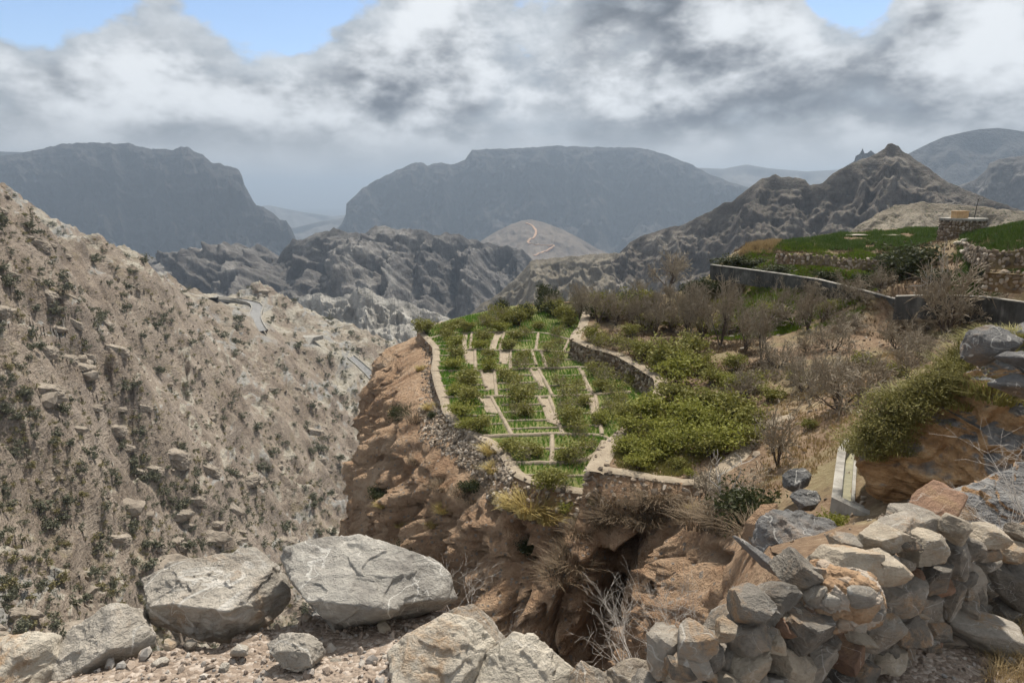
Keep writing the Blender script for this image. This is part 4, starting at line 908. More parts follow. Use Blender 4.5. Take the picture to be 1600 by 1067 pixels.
def bare_tree(seed, stems=4, spread=.35, levels=4, kids=4, up=.35, twig=.004, r0=.022, crook=.16):
    """leafless multi-stemmed tree of unit height"""
    g = np.random.default_rng(seed); segs = []
    def grow(p, d, ln, r, lv):
        nseg = 3 if lv < levels-1 else 2; q = p
        for j in range(nseg):
            d = d + g.normal(size=3)*crook; d[2] += up*.10; d /= np.linalg.norm(d)
            e = q+d*ln/nseg; r1 = max(r*(1-.30*(j+1)/nseg), twig*.5); segs.append((q, e, r, r1)); r = r1
            if lv < levels:
                for _ in range(kids if j else max(1, kids-2)):
                    if g.uniform() < .62:
                        dd = d + g.normal(size=3)*.62; dd[2] += up*.35; dd /= np.linalg.norm(dd)
                        grow(e, dd, ln*g.uniform(.45, .75), max(r*.55, twig), lv+1)
            q = e
    for i in range(stems):
        a = 6.283*i/stems+g.uniform(-.5, .5); d = np.array((math.cos(a)*spread, math.sin(a)*spread, 1.0)); d /= np.linalg.norm(d)
        grow(np.array((math.cos(a)*.015, math.sin(a)*.015, -.02)), d, g.uniform(.42, .58), r0*g.uniform(.7, 1.1), 1)
    V, F = tubes(segs, 3)
    k = np.array([s_[2] > .008 for s_ in segs])
    thick = [s_ for s_, kk in zip(segs, k) if kk]; thin = [s_ for s_, kk in zip(segs, k) if not kk]
    h = max(V[:, 2].max(), .01)
    tV, tF = tubes(thick, 5); wV, wF = tubes(thin, 3)
    return (tV/h, tF), (wV/h, wF)
def mk(name, vf, m, smooth=False): return npmesh(name, vf[0], vf[1], M[m], smooth)
K = {}
for kind, lm in (('green', 'leaf_green'), ('olive', 'leaf_olive')):
    K[kind] = []
    for i in range(3):
        st, lv = shrub(200+i+10*(kind == 'olive'), 1300, .088); K[kind].append([('stems', mk('stems', st, 'bark')), ('foliage', mk('foliage', lv, lm))])
K['dark'] = []
for i in range(2):
    st, lv = shrub(240+i, 1900, .08, .75, 10, 80); K['dark'].append([('stems', mk('stems', st, 'bark')), ('foliage', mk('foliage', lv, 'leaf_dark'))])
K['fringe'] = []
for i in range(2):
    st, lv = shrub(250+i, 2300, .05, .7, 12, 90); K['fringe'].append([('stems', mk('stems', st, 'twig')), ('foliage', mk('foliage', lv, 'drape'))])
K['half'] = []          # twiggy shrubs, only thinly in leaf
for i in range(3):
    st, lv = shrub(260+i, 620, .075, .8, 16, 60); tr = bare_tree(270+i, 7, .8, 4, 3, .3, .006, .016)
    tw = (np.concatenate([tr[0][0], tr[1][0]])*np.array([1.25, 1.25, 1.65]),) ; ntk = len(tr[0][0]); 
    K['half'].append([('stems', mk('stems', (tr[0][0]*np.array([1.3, 1.3, 1.6]), tr[0][1]), 'bark')), ('twigs', mk('twigs', (tr[1][0]*np.array([1.3, 1.3, 1.6]), tr[1][1]), 'twig')), ('foliage', mk('foliage', lv, 'leaf_olive'))])
K['bare'] = []
for i in range(5):
    a_, b_ = bare_tree(300+i, 4+i % 3, .32+.06*i, 4, 4, .45, .006); K['bare'].append([('trunk', mk('trunk', a_, 'bark')), ('twigs', mk('twigs', b_, 'twig'))])
K['thorn'] = []
for i in range(3):
    a_, b_ = bare_tree(320+i, 7, .95, 4, 4, .12, .0065, .02, .24); K['thorn'].append([('trunk', mk('trunk', a_, 'bark')), ('twigs', mk('twigs', b_, 'twig'))])
K['dead'] = []
for i in range(2):
    a_, b_ = bare_tree(340+i, 2, .28, 3, 3, .55, .006, .024, .2); K['dead'].append([('trunk', mk('trunk', a_, 'bleached')), ('twigs', mk('twigs', b_, 'bleached'))])
print('tri', {k: sum(len(m.polygons) for p_ in v for _, m in p_) for k, v in K.items()})
gs = np.random.default_rng(77)
def onto(px, py, f, y0=12, y1=120): return seen(px, py, f, y0, y1, 2500)
def put(kind, px, py, wpx, f, label, cat, group, hk=1.0, name=None, basef=.36):
    b_ = onto(px, py+wpx*basef, f); depth = b_[1]*CP-b_[2]*SP; r = wpx*.5*depth/FPX
    v = K[kind][gs.integers(0, len(K[kind]))]
    return stamp(v, name or 'shrub', label, cat, (b_[0], b_[1], b_[2]-.04), gs.uniform(0, 6.28), (r, r, r*hk), group)
lowf = lambda x, y: low(x, y)
lows = [(668, 507, 45, 'olive'), (696, 510, 36, 'olive'), (715, 502, 30, 'olive'), (732, 507, 36, 'olive'), (762, 496, 32, 'olive'), (782, 508, 33, 'green'), (803, 499, 28, 'olive'), (842, 507, 26, 'olive'), (820, 515, 32, 'half'), (869, 515, 34, 'half'), (889, 500, 34, 'olive'), (752, 522, 36, 'olive'), (751, 535, 32, 'green'), (799, 536, 36, 'olive'), (804, 522, 32, 'olive'), (709, 531, 36, 'green'), (694, 520, 34, 'olive'), (856, 539, 36, 'half'), (869, 532, 30, 'half'), (711, 549, 36, 'olive'), (709, 565, 38, 'green'), (764, 551, 32, 'olive'), (764, 568, 36, 'green'), (816, 563, 42, 'half'), (822, 552, 30, 'olive'), (865, 561, 42, 'half'), (872, 552, 34, 'half'), (724, 588, 50, 'olive'), (735, 580, 34, 'half'), (806, 592, 50, 'half'), (795, 582, 36, 'olive'), (876, 591, 34, 'half'), (728, 613, 52, 'olive'), (715, 606, 36, 'green'), (808, 612, 52, 'olive'), (826, 604, 36, 'half'), (890, 609, 50, 'half'), (901, 596, 38, 'half'), (720, 636, 48, 'green'), (747, 656, 50, 'olive'), (728, 658, 36, 'green'), (809, 634, 46, 'half'), (825, 641, 32, 'olive'), (899, 644, 58, 'olive'), (885, 632, 40, 'half'), (905, 665, 46, 'half'), (818, 698, 58, 'half'), (800, 692, 40, 'olive'), (838, 702, 36, 'olive'), (899, 699, 64, 'half'), (884, 708, 40, 'olive'), (920, 690, 40, 'half'), (856, 740, 60, 'olive'), (876, 744, 44, 'half'), (927, 572, 42, 'half'), (948, 582, 44, 'half'), (964, 604, 50, 'half'), (940, 600, 40, 'olive'), (955, 632, 52, 'half'), (972, 622, 44, 'half'), (908, 622, 36, 'olive'), (938, 648, 40, 'green'), (985, 590, 36, 'half')]
lab = {'green': ('bright green rounded shrub standing in a bed of the lower terrace', 'bright green shrubs of the lower terrace'), 'olive': ('olive green leafy shrub standing in a bed of the lower terrace', 'olive shrubs of the lower terrace'), 'half': ('twiggy thinly leaved shrub in a bed of the lower terrace', 'twiggy shrubs of the lower terrace')}
ORD = ['first', 'second', 'third', 'fourth', 'fifth', 'sixth', 'seventh', 'eighth', 'ninth', 'tenth', 'eleventh', 'twelfth', 'thirteenth', 'fourteenth', 'fifteenth', 'sixteenth', 'seventeenth', 'eighteenth']
def ranked(items, cuts):
    rows = {}
    for it in items: rows.setdefault(sum(it[1] < c for c in cuts), []).append(it)
    for r_ in sorted(rows):
        for j, it in enumerate(sorted(rows[r_])): yield r_, j, it
look = {'green': 'bright green rounded shrub', 'olive': 'olive leafy shrub', 'half': 'twiggy thinly leaved shrub'}
for r_, j, (px, py, wp, kd) in ranked(lows, (725, 681, 621, 581, 549, 520)):
    put(kd, px, py, wp*.94, lowf, f"{look[kd]}, {ORD[j]} from left, {ORD[r_]} row of terrace beds from the front", 'shrub', lab[kd][1], .76)
ups = [(985, 538, 40, 'half'), (960, 532, 36, 'half'), (1012, 545, 44, 'olive'), (1040, 550, 66, 'olive'), (1077, 535, 46, 'olive'), (1055, 576, 60, 'green'), (1022, 562, 44, 'olive'), (1090, 566, 46, 'olive'), (1011, 632, 60, 'green'), (1049, 612, 52, 'olive'), (1067, 642, 66, 'green'), (1105, 650, 60, 'green'), (1040, 668, 60, 'green'), (1085, 618, 52, 'olive'), (1118, 622, 48, 'olive'), (1142, 634, 62, 'olive'), (1162, 652, 60, 'olive'), (1009, 699, 52, 'green'), (1042, 684, 56, 'green'), (975, 690, 40, 'green'), (988, 662, 44, 'green'), (1090, 680, 60, 'green'), (1135, 680, 62, 'green'), (1110, 697, 44, 'olive'), (997, 717, 40, 'green'), (1165, 676, 44, 'olive'), (1060, 722, 26, 'olive'), (1080, 738, 20, 'green'), (975, 640, 40, 'olive'), (935, 530, 34, 'half'), (920, 520, 34, 'olive')]
lab2 = {'green': ('fresh yellow green shrub in the dense orchard thicket', 'yellow green shrubs of the orchard thicket'), 'olive': ('dull olive shrub in the dense orchard thicket', 'olive shrubs of the orchard thicket'), 'half': ('twiggy half bare shrub beside the inner terrace wall', 'twiggy shrubs beside the inner wall')}
look = {'green': 'yellow green shrub', 'olive': 'dull olive shrub', 'half': 'twiggy half bare shrub'}
for r_, j, (px, py, wp, kd) in ranked(ups, (690, 655, 605, 560)):
    put(kd, px, py, wp*1.12, ground, f"{look[kd]}, {ORD[j]} from left, {ORD[r_]} rank of the orchard thicket from front", 'shrub', lab2[kd][1], .85)
for i in range(34):
    x = gs.uniform(755, 1010); y = np.interp(x, [755, 850, 1010], [492, 476, 474])+gs.uniform(-8, 16); kd = ['olive', 'olive', 'half', 'dark'][gs.integers(0, 4)]
    f_ = lowf if x < 905 else ground
    put(kd, x, y, gs.uniform(24, 44), f_, 'olive bush in the thicket along the far edge of the terraces', 'bush', 'bushes along the far terrace edge', .95)
for j, (px, py, wp, kd) in enumerate([(1010, 500, 40, 'olive'), (1050, 498, 44, 'olive'), (1095, 505, 42, 'olive'), (1140, 500, 46, 'green'), (1150, 560, 44, 'olive'), (1110, 585, 46, 'olive'), (1180, 590, 50, 'olive'), (1200, 612, 44, 'olive'), (1240, 585, 40, 'olive'), (1140, 590, 40, 'green'), (990, 512, 36, 'olive'), (1205, 480, 44, 'green'), (1290, 475, 40, 'olive'), (1350, 560, 44, 'olive'), (1400, 575, 40, 'olive'), (1265, 660, 30, 'olive'), (1130, 470, 40, 'olive')]):
    put(kd, px, py, wp, ground, f'{"olive" if kd == "olive" else "fresh green"} shrub, {ORD[j]} of those scattered under the leafless orchard trees', 'shrub', 'shrubs under the leafless trees', .75)
def tree(kind, px, base, top, wpx, label, group=None, f=ground, name='bare_tree', cat='tree'):
    b_ = onto(px, base, f); depth = b_[1]*CP-b_[2]*SP; h = (base-top)*depth/FPX; w_ = wpx*.5*depth/FPX
    v = K[kind][gs.integers(0, len(K[kind]))]; ext = max(np.abs(np.array([q.co[:2] for q in v[-1][1].vertices])).max()*.85, .1)
    return stamp(v, name, label, cat, (b_[0], b_[1], b_[2]-.03), gs.uniform(0, 6.28), (w_/ext, w_/ext, h), group)
one = 'leafless grey-brown tree '
for a in [('bare', 1045, 452, 385, 78, 'dark leafless tree with a broad crown at the back left of the orchard'), ('bare', 935, 506, 438, 60, 'leafless tree at the left end of the orchard row'), ('bare', 986, 512, 448, 44, 'narrow leafless tree second from the left of the orchard row'), ('bare', 1023, 522, 440, 62, 'leafless tree with fanning stems, third of the orchard row'), ('bare', 1074, 527, 430, 56, 'leafless tree with one straight dark trunk in the orchard row'), ('bare', 1126, 540, 415, 62, 'tallest leafless tree of the orchard row, with parted stems'), ('bare', 1190, 562, 455, 52, 'pale leafless tree right of the tallest orchard tree'), ('bare', 1262, 515, 435, 46, 'slender pale leafless tree in front of the bright meadow'), ('bare', 1225, 500, 430, 50, 'thin leafless tree at the left of the bright meadow'), ('bare', 1148, 470, 425, 50, 'small leafless tree below the end of the grey wall'),
          ('thorn', 1312, 640, 528, 150, 'large spreading grey thicket tree in the middle of the scrub'), ('thorn', 1255, 612, 540, 90, 'grey spreading tree left of the large thicket tree'), ('thorn', 1360, 622, 535, 100, 'grey spreading tree right of the large thicket tree'), ('thorn', 1165, 620, 560, 88, 'silvery low spreading tree beside the green thicket'), ('bare', 1216, 728, 628, 84, 'leafless many-stemmed tree standing alone beside the footpath'), ('bare', 1418, 592, 530, 62, 'dark forked stump-like tree below the grassy rocks'), ('bare', 1478, 532, 395, 120, 'dark leaning leafless tree in front of the long grey wall'), ('dead', 1452, 500, 372, 60, 'bleached white dead tree with bare upright limbs'), ('thorn', 1400, 545, 490, 90, 'grey thorny tree at the right of the meadow'), ('thorn', 1330, 470, 415, 60, 'brownish leafless tree against the bank below the dark bush'), ('thorn', 1510, 505, 440, 110, 'tangled grey tree at the foot of the right-hand wall'), ('bare', 1375, 455, 405, 50, 'thin brown tree beside the dark evergreen'), ('thorn', 1300, 548, 495, 80, 'low grey tangle below the bright meadow'), ('thorn', 1215, 575, 520, 80, 'low grey tangle between the orchard row and the scrub'), ('thorn', 1440, 560, 505, 80, 'grey tangle behind the grassy rocks')]:
    tree(*a)
for i in range(20):
    x = gs.uniform(1190, 1480); y = gs.uniform(500, 610) if x < 1400 else gs.uniform(490, 560); h = gs.uniform(26, 48)
    tree('thorn', x, y, y-h, h*gs.uniform(1.2, 1.9), 'small grey thorn bush in the scrub between the meadow and the lone tree', 'grey thorn bushes of the scrub', name='thorn_bush', cat='bush')
for j, (x, y, h) in enumerate([(905, 498, 56), (962, 508, 64), (1002, 516, 70), (1050, 520, 76), (1098, 530, 92), (1142, 520, 80), (1165, 548, 88), (1285, 505, 60), (1085, 482, 56)]):
    tree('bare', x, y, y-h, h*.75, f'leafless upright tree, {ORD[j]} of the thin ones between terrace and meadow', 'thin leafless trees of the orchard')
for i in range(9):
    x = gs.uniform(1130, 1420); y = np.interp(x, [1130, 1290, 1420], [445, 462, 480])+gs.uniform(-4, 8); h = gs.uniform(16, 30)
    tree('thorn', x, y, y-h, h*1.8, 'small brown thorn bush along the foot of the dark grey wall', 'thorn bushes along the grey wall', name='thorn_bush', cat='bush')
for i in range(9):
    x = gs.uniform(830, 1060); y = np.interp(x, [830, 930, 1060], [492, 486, 470])+gs.uniform(-6, 12); h = gs.uniform(26, 48)
    tree('bare', x, y, y-h, h*.95, 'small leafless tree among the bushes at the far terrace edge', 'leafless trees at the far terrace edge', f=(lowf if x < 900 else ground))
for px, py, wp, hk, lb in [(1418, 408, 92, .85, 'large dark evergreen bush below the stone tower'), (1385, 412, 50, .8, 'dark evergreen bush left of the large dark one'), (1146, 404, 52, .6, 'dark green bush at the left end of the field bank'), (1212, 414, 52, .5, 'low dark green bush on the brown bank under the field'), (1180, 405, 34, .5, 'small dark bush between two bank bushes'), (1100, 448, 40, .9, 'dark bush hiding the left end of the concrete wall'), (1122, 446, 34, .7, 'small dark bush under the left end of the concrete wall'), (1080, 452, 36, .9, 'dark bush beside the broad-crowned leafless tree'), (1350, 432, 46, .6, 'dark bush on the bank above the concrete wall'), (1290, 424, 44, .5, 'low dark bush in the middle of the field bank'), (1460, 425, 46, .6, 'dark bush behind the bleached dead tree'), (855, 462, 34, 1.1, 'dark green tree-like bush at the far tip of the terraces'), (1530, 425, 34, .6, 'dark bush by the lower right-hand wall')]:
    put('dark', px, py, wp, ground, lb, 'bush', None, hk, 'evergreen_bush')

# ------------------------------------------------------------------ walls, fields, tower
def strip_wall(name, label, line, h, thick, cap=.08, cm='concrete', bm_='render'):
    L = np.asarray(line, float); o = thing(name, label, 'concrete wall')
    t_ = np.gradient(L[:, :2], axis=0); t_ /= np.linalg.norm(t_, axis=1)[:, None]; nn_ = np.stack([-t_[:, 1], t_[:, 0]], 1)
    def slab(th, z0, z1):
        V = np.empty((len(L), 4, 3))
        for i, (s_, z) in enumerate(((-1, z0), (-1, z1), (1, z1), (1, z0))): V[:, i, :2] = L[:, :2]+nn_*s_*th/2; V[:, i, 2] = L[:, 2]+z
        F = gridF(len(L), 4); n_ = len(L)*4; return V.reshape(-1, 3), np.concatenate([F, [[0, 1, 2, 3], [n_-1, n_-2, n_-3, n_-4]]])
    v, f_ = slab(thick, -h, -cap); link('wall_face', npmesh('wall_face', v, f_, M[bm_], False), o)
    v, f_ = slab(thick+.12, -cap+.003, .0); link('coping', npmesh('coping', v, f_, M[cm], False), o)
    return o
def online(L, zoff): 
    out = []
    for x, y, z in L: out.append(atZ(x, y, z))
    return dense(out, 1.2)
strip_wall('concrete_wall', 'dark grey concrete wall with pale coping below the field bank', online([(1112, 413, -8.0), (1160, 419, -8.0), (1220, 427, -8.1), (1280, 436, -8.2), (1330, 448, -8.5), (1400, 466, -9.0)], 0), 1.7, .35)
strip_wall('concrete_wall', 'long grey concrete wall at the right edge behind the dead tree', online([(1400, 462, -8.4), (1470, 460, -8.0), (1540, 463, -7.8), (1620, 474, -7.6), (1720, 480, -7.6)], 0), 2.0, .35)
strip_wall('kerb', 'low pale kerb along the near side of the bright meadow', online([(1095, 498, -13.0), (1150, 505, -13.0), (1200, 513, -12.7), (1270, 524, -12.4)], 0), .7, .25, .25)
strip_wall('kerb', 'broken pale kerb left of the scrub below the meadow', online([(1320, 462, -9.9), (1370, 470, -10), (1420, 478, -10.0)], 0), .6, .25, .2)
def field(pxpoly, z, f, kind, n, h, label, name, seed, zmin=-99):
    g = np.random.default_rng(seed); poly = [tuple(atZ(x, y, z)[:2]) for x, y in pxpoly]; q = np.array(poly)
    P_ = np.stack([g.uniform(q[:, 0].min(), q[:, 0].max(), n*4), g.uniform(q[:, 1].min(), q[:, 1].max(), n*4)], 1); P_ = P_[inpoly(P_[:, 0], P_[:, 1], poly)][:n]
    tf = [blades(9, h, .22, .35, .035, g, 1) for _ in range(4)]; zz_ = f(P_[:, 0], P_[:, 1]); kz = (zz_ > zmin) & (fbm(np.c_[P_/np.array([7., 2.2]), zz_*0+seed], 3) > -.28); P_, zz_ = P_[kz], zz_[kz]
    V, F = joined(tf, np.c_[P_, zz_-.03], .7+.5*(fbm(np.c_[P_/3, zz_*0], 3)+.5).clip(0, 1.2), rotz(g.uniform(0, 6.28, len(P_))))
    link(name, npmesh(name, V, F, M[kind], False), kind='stuff', label=label)
field([(1190, 390), (1225, 380), (1330, 373), (1480, 370), (1492, 378), (1440, 388), (1405, 404), (1300, 399), (1225, 399)], -6.2, ground, 'cereal', 11000, .5, 'dense green cereal on the upper field', 'cereal_field', 31, -6.75)
field([(1490, 392), (1500, 374), (1530, 368), (1700, 362), (1700, 392), (1560, 395)], -4.6, ground, 'cereal', 6000, .5, 'dense green cereal on the right-hand field', 'cereal_field', 32)
field([(1495, 372), (1540, 358), (1600, 350), (1750, 350), (1750, 366), (1560, 370)], -3.7, ground, 'cereal', 5000, .5, 'dense green cereal on the topmost field by the tower', 'cereal_field', 33)
field([(1100, 505), (1150, 470), (1235, 458), (1330, 462), (1400, 478), (1385, 505), (1330, 525), (1240, 515)], -12.2, ground, 'meadow', 13000, .34, 'bright green meadow grass beyond the scrub', 'meadow_grass', 34)
field([(960, 700), (1000, 640), (1060, 620), (1180, 650), (1170, 690), (1080, 730), (1030, 745), (965, 735)], -14.5, ground, 'drape', 5000, .22, 'short weedy grass under the orchard shrubs', 'weeds', 35)
field([(1160, 770), (1200, 690), (1190, 600), (1400, 560), (1480, 560), (1340, 690), (1300, 770), (1230, 790)], -12, ground, 'straw', 1500, .20, 'sparse straw-coloured grass on the brown earth', 'dry_grass', 36)
field([(920, 530), (1000, 490), (1180, 520), (1190, 600), (1060, 590), (960, 550)], -14, ground, 'withered', 5000, .25, 'withered grass on the orchard floor', 'dry_grass', 37)
field([(1130, 430), (1150, 400), (1230, 402), (1420, 408), (1560, 440), (1620, 460), (1400, 460), (1280, 432)], -7.8, ground, 'withered', 5000, .35, 'withered brown grass on the bank under the fields', 'dry_grass', 38)
field([(1150, 392), (1180, 384), (1225, 380), (1210, 390)], -6.5, ground, 'straw', 700, .6, 'tall straw grass at the left tip of the upper field', 'dry_grass', 39)
gq = np.random.default_rng(44); nst = 2600; q_ = np.stack([gq.uniform(2, 40, nst), gq.uniform(14, 75, nst)], 1); q_ = q_[inpoly(q_[:, 0], q_[:, 1], up_poly)]; zq = ground(q_[:, 0], q_[:, 1]); kk_ = fbm(np.c_[q_/6, zq*0], 3) > -.15; q_, zq = q_[kk_], zq[kk_]
V, F = joined(lowstone, np.c_[q_, zq+.02], np.clip(gq.lognormal(-2.6, .6, len(q_)), .03, .35)[:, None]*gq.uniform(.7, 1.3, (len(q_), 3)), randrot(len(q_), gq)); link('loose_stones', npmesh('loose_stones', V, F, M['drystone'], False), kind='stuff', label='loose stones lying on the brown orchard earth')
def tops(L): return np.array([atZ(*q) for q in L])
drywall(tops([(1600, 428, -5.6), (1540, 424, -5.6)])[::1], 1.4, .32, 'rough stone wall on the brown bank at the right edge', 5, .1)
drywall(tops([(1700, 392, -4.3), (1600, 391, -4.3), (1550, 394, -4.5), (1520, 386, -4.6), (1490, 375, -4.8)])[::-1], 1.3, .30, 'curved stone wall holding up the right-hand cereal field', 6, .1)
drywall(tops([(1215, 398, -6.2), (1290, 400, -6.2), (1330, 405, -6.3), (1400, 408, -6.4)]), .9, .30, 'low crumbling stone wall along the front of the upper field', 7, .2)
# water tower of stone
tc_ = atY(1504, 352, 70); tt_ = thing('stone_tower', 'squat round stone tower with a concrete rim above the fields', 'tower', (tc_[0], tc_[1], tc_[2]-1.7))
ang = np.linspace(0, 2*math.pi, 33); r_t = 1.92
V = np.array([[(r_t*(1.06-.06*k)*math.cos(a), r_t*(1.06-.06*k)*math.sin(a), -.6+k*2.85) for k in (0, 1)] for a in ang]).reshape(-1, 3); link('core', npmesh('core', V, gridF(33, 2), M['earth']), tt_)
gg = np.random.default_rng(3); pos = []
for z in np.arange(-.5, 2.2, .26):
    for a in np.arange(0, 6.28, .15): pos.append((r_t*1.02*math.cos(a+gg.normal()*.02), r_t*1.02*math.sin(a+gg.normal()*.02), z+gg.normal()*.03))
pos = np.array(pos); V, F = joined(lowstone, pos, gg.uniform(.13, .2, (len(pos), 3)), randrot(len(pos), gg)); link('stones', npmesh('stones', V, F, M['drystone'], False), tt_, kind='stuff')
V = np.array([[(r_*math.cos(a), r_*math.sin(a), z) for r_, z in ((1.7, 2.2), (2.08, 2.2), (2.08, 2.42), (1.7, 2.42), (0, 2.40))] for a in ang]).reshape(-1, 3); link('rim', npmesh('rim', V, gridF(33, 5), M['concrete'], False), tt_)
def boxmesh(name, sx, sy, sz, m, bev=.02):
    bm = bmesh.new(); bmesh.ops.create_cube(bm, size=1); 
    for v in bm.verts: v.co = Vector((v.co.x*sx, v.co.y*sy, (v.co.z+.5)*sz))
    bmesh.ops.bevel(bm, geom=bm.edges[:], offset=bev, segments=2, affect='EDGES'); me = bpy.data.meshes.new(name); bm.to_mesh(me); bm.free(); me.materials.append(M[m]); return me
tk = thing('water_tank', 'small tan box-shaped tank standing on the stone tower', 'tank', (tc_[0]-.6, tc_[1]-.3, tc_[2]-1.7+2.42)); link('body', boxmesh('body', 1.15, 1.0, .62, 'tank'), tk); q = link('lid', boxmesh('lid', 1.25, 1.1, .08, 'tank'), tk); q.location = (0, 0, .62)
V, F = tubes([((0, 0, 0), (.06, 0, 1.0), .04, .035), ((.06, 0, 1.0), (.16, 0, 2.0), .035, .03), ((.16, 0, 2.0), (.30, .02, 2.1), .02, .02)], 6); po = link('pole', npmesh('pole', V, F, M['metal'])); po.location = (tc_[0]+1.1, tc_[1], tc_[2]-1.7+2.3); po['label'] = 'thin dark leaning pole at the right side of the stone tower'; po['category'] = 'pole'
b_ = onto(1550, 413, ground); V, F = rock(901, (.45, .3, .16), 2); o = link('tarpaulin', npmesh('tarpaulin', V, F, M['redcloth'])); o.location = b_; o['label'] = 'crumpled red plastic lying on the bank at the right'; o['category'] = 'plastic'
# pale field stones by the tower and in the meadow
for i, (x, y, s_, lb) in enumerate([(1340, 369, 1.6, 'long pale slab at the back of the upper field'), (1392, 369, 1.3, 'shorter pale slab right of the long one behind the upper field'), (1500, 382, .5, 'white stone at the foot of the tower'), (1508, 378, .45, 'second white stone close by the tower foot'), (1512, 396, .6, 'white stone below the curved wall'), (1333, 508, .5, 'pale stone at the right end of the bright meadow'), (1143, 528, .3, 'small white stone under the orchard row'), (1160, 547, .25, 'small white stone right of the tallest orchard tree')]):
    b_ = onto(x, y, ground); V, F = rock(910+i, (s_, s_*.6, s_*(.07 if s_ > 1 else .45)), 2); o = link('field_stone', npmesh('field_stone', V, F, M['cream'], False)); o.location = b_+np.array((0, 0, .12)); o['label'] = lb; o['category'] = 'stone'

# ------------------------------------------------------------------ water channel, boulders and the overhanging rock on the right
def channel(line, label):
    L = np.asarray(line, float); d = np.diff(L[:, :2], axis=0); d /= np.linalg.norm(d, axis=1)[:, None]; nr_ = np.stack([-d[:, 1], d[:, 0]], 1)
    mn = np.concatenate([nr_[:1], (nr_[:-1]+nr_[1:])/(1+(nr_[:-1]*nr_[1:]).sum(1))[:, None], nr_[-1:]])
    o = thing('water_channel', label, 'water channel')
    def sw(name, pr, m, cap=True):
        V = np.empty((len(L), len(pr), 3))
        for i, (a_, z) in enumerate(pr): V[:, i, :2] = L[:, :2]+mn*a_; V[:, i, 2] = L[:, 2]+z
        F = gridF(len(L), len(pr)); n_ = len(L)*len(pr)
        if cap: F = np.concatenate([F, [[0, 1, 2, 3], [n_-1, n_-2, n_-3, n_-4]]])
        return link(name, npmesh(name, V.reshape(-1, 3), F, M[m], False), o)
    sw('left_wall', [(.15, -1.2), (.15, .18), (.44, .18), (.46, -1.2)], 'concrete'); sw('right_wall', [(-.27, -1.2), (-.26, .02), (-.15, .02), (-.15, -1.2)], 'concrete'); sw('bed', [(.148, -.30), (-.148, -.30)], 'concrete', False); sw('water', [(.146, -.16), (-.146, -.16)], 'water', False)
    return o
cl_ = [atZ(1338, 696, -9.95), atZ(1328, 712, -9.95), atZ(1325, 745, -9.95), atZ(1322, 784, -9.95), atZ(1352, 799, -10.0), atZ(1400, 820, -10.05)]
channel([np.array(p_) for p_ in cl_[::-1]], 'pale concrete water channel running down beside the overhanging rock')
def outline_rock(pts, Y, seed, depth, extra=(), k=6, rough=.03, tiltf=.5, p=70, fine=1.0, m='boulder', backtilt=.6):
    """a boulder whose outline was measured; its faces lean away to the front and back of its widest section"""
    g = np.random.default_rng(seed); q = np.array(pts, float); c2 = q.mean(0); C = atY(c2[0], c2[1], Y); dp = C[1]*CP-C[2]*SP
    u2 = np.stack([(q[:, 0]-c2[0])*dp/FPX, -(q[:, 1]-c2[1])*dp/FPX], 1)
    rt = np.array((1., 0, 0)); up = np.array((0, SP, CP)); fw = np.array((0, CP, -SP)); pl = []
    for i in range(len(u2)):
        a, b_ = u2[i], u2[(i+1) % len(u2)]; e = b_-a; nrm = np.array((e[1], -e[0])); nrm /= np.linalg.norm(nrm)+1e-9
        if nrm @ ((a+b_)/2) < 0: nrm = -nrm
        h = max(nrm @ a, .01)
        for sgn, tl in ((-1, tiltf*g.uniform(.5, 1.3)), (1, backtilt*g.uniform(.6, 1.2))):
            n3 = (rt*nrm[0]+up*nrm[1])*math.cos(tl)+fw*sgn*math.sin(tl); pl.append((n3, h*math.cos(tl)))
    pl += [(-fw+rt*g.normal()*.2+up*g.normal()*.15, depth), (fw, depth)]
    for n3, h in extra:
        n3 = np.array(n3, float); pl.append((n3/np.linalg.norm(n3), h))
    V, F = ico(k); r = polytope(V, pl, p); X = V*r[:, None]; s_ = np.abs(u2).max(); o_ = g.uniform(0, 90, 3)
    nrm = X/np.linalg.norm(X, axis=1)[:, None]; Q = X/s_
    strat = fbm(Q*np.array([1.2, 1.2, 5])+o_, 3)
    # flakes have broken off in steps
    cv, ce = cells(Q*2.3+o_+.3*fbm(Q*2+o_, 2)[:, None], seed); cv2, ce2 = cells(Q*7+o_, seed+1)
    d = rough*s_*((cv-.5)*1.3*sstep(ce, 0, .10) + (cv2-.5)*.35*sstep(ce2, 0, .15) + .8*fbm(Q*1.3+o_, 3) + .3*(ridged(Q*2.4+o_, 3)-.8) + .6*sstep(fbm(Q*2.2+o_+9, 3), .05, .12) + fine*.16*fbm(Q*8+o_, 4, .6) + .3*strat)
    return C, X+nrm*d[:, None], F
def boulder(name, label, pts, Y, seed, depth, m, cat='boulder', **kw):
    C, V, F = outline_rock(pts, Y, seed, depth, **kw); o = link(name, npmesh(name, V, F, M[m], True)); o.location = C; o['label'] = label; o['category'] = cat
    return o
o = boulder('rock_outcrop', '', [(1335, 730), (1362, 655), (1420, 610), (1470, 545), (1520, 508), (1620, 496), (1780, 520), (1820, 700), (1780, 860), (1560, 880), (1450, 830), (1372, 790)], 20.5, 41, 3.4, 'orange', k=7, rough=.06, tiltf=.55, fine=1.6, extra=[((-.35, -.75, -.45), 3.0), ((-.2, -.5, .85), 2.9), ((-.9, -.3, .25), 4.1)])
o['label'] = 'big overhanging outcrop of orange rock with grey ledges at the right'; o['category'] = 'rock outcrop'
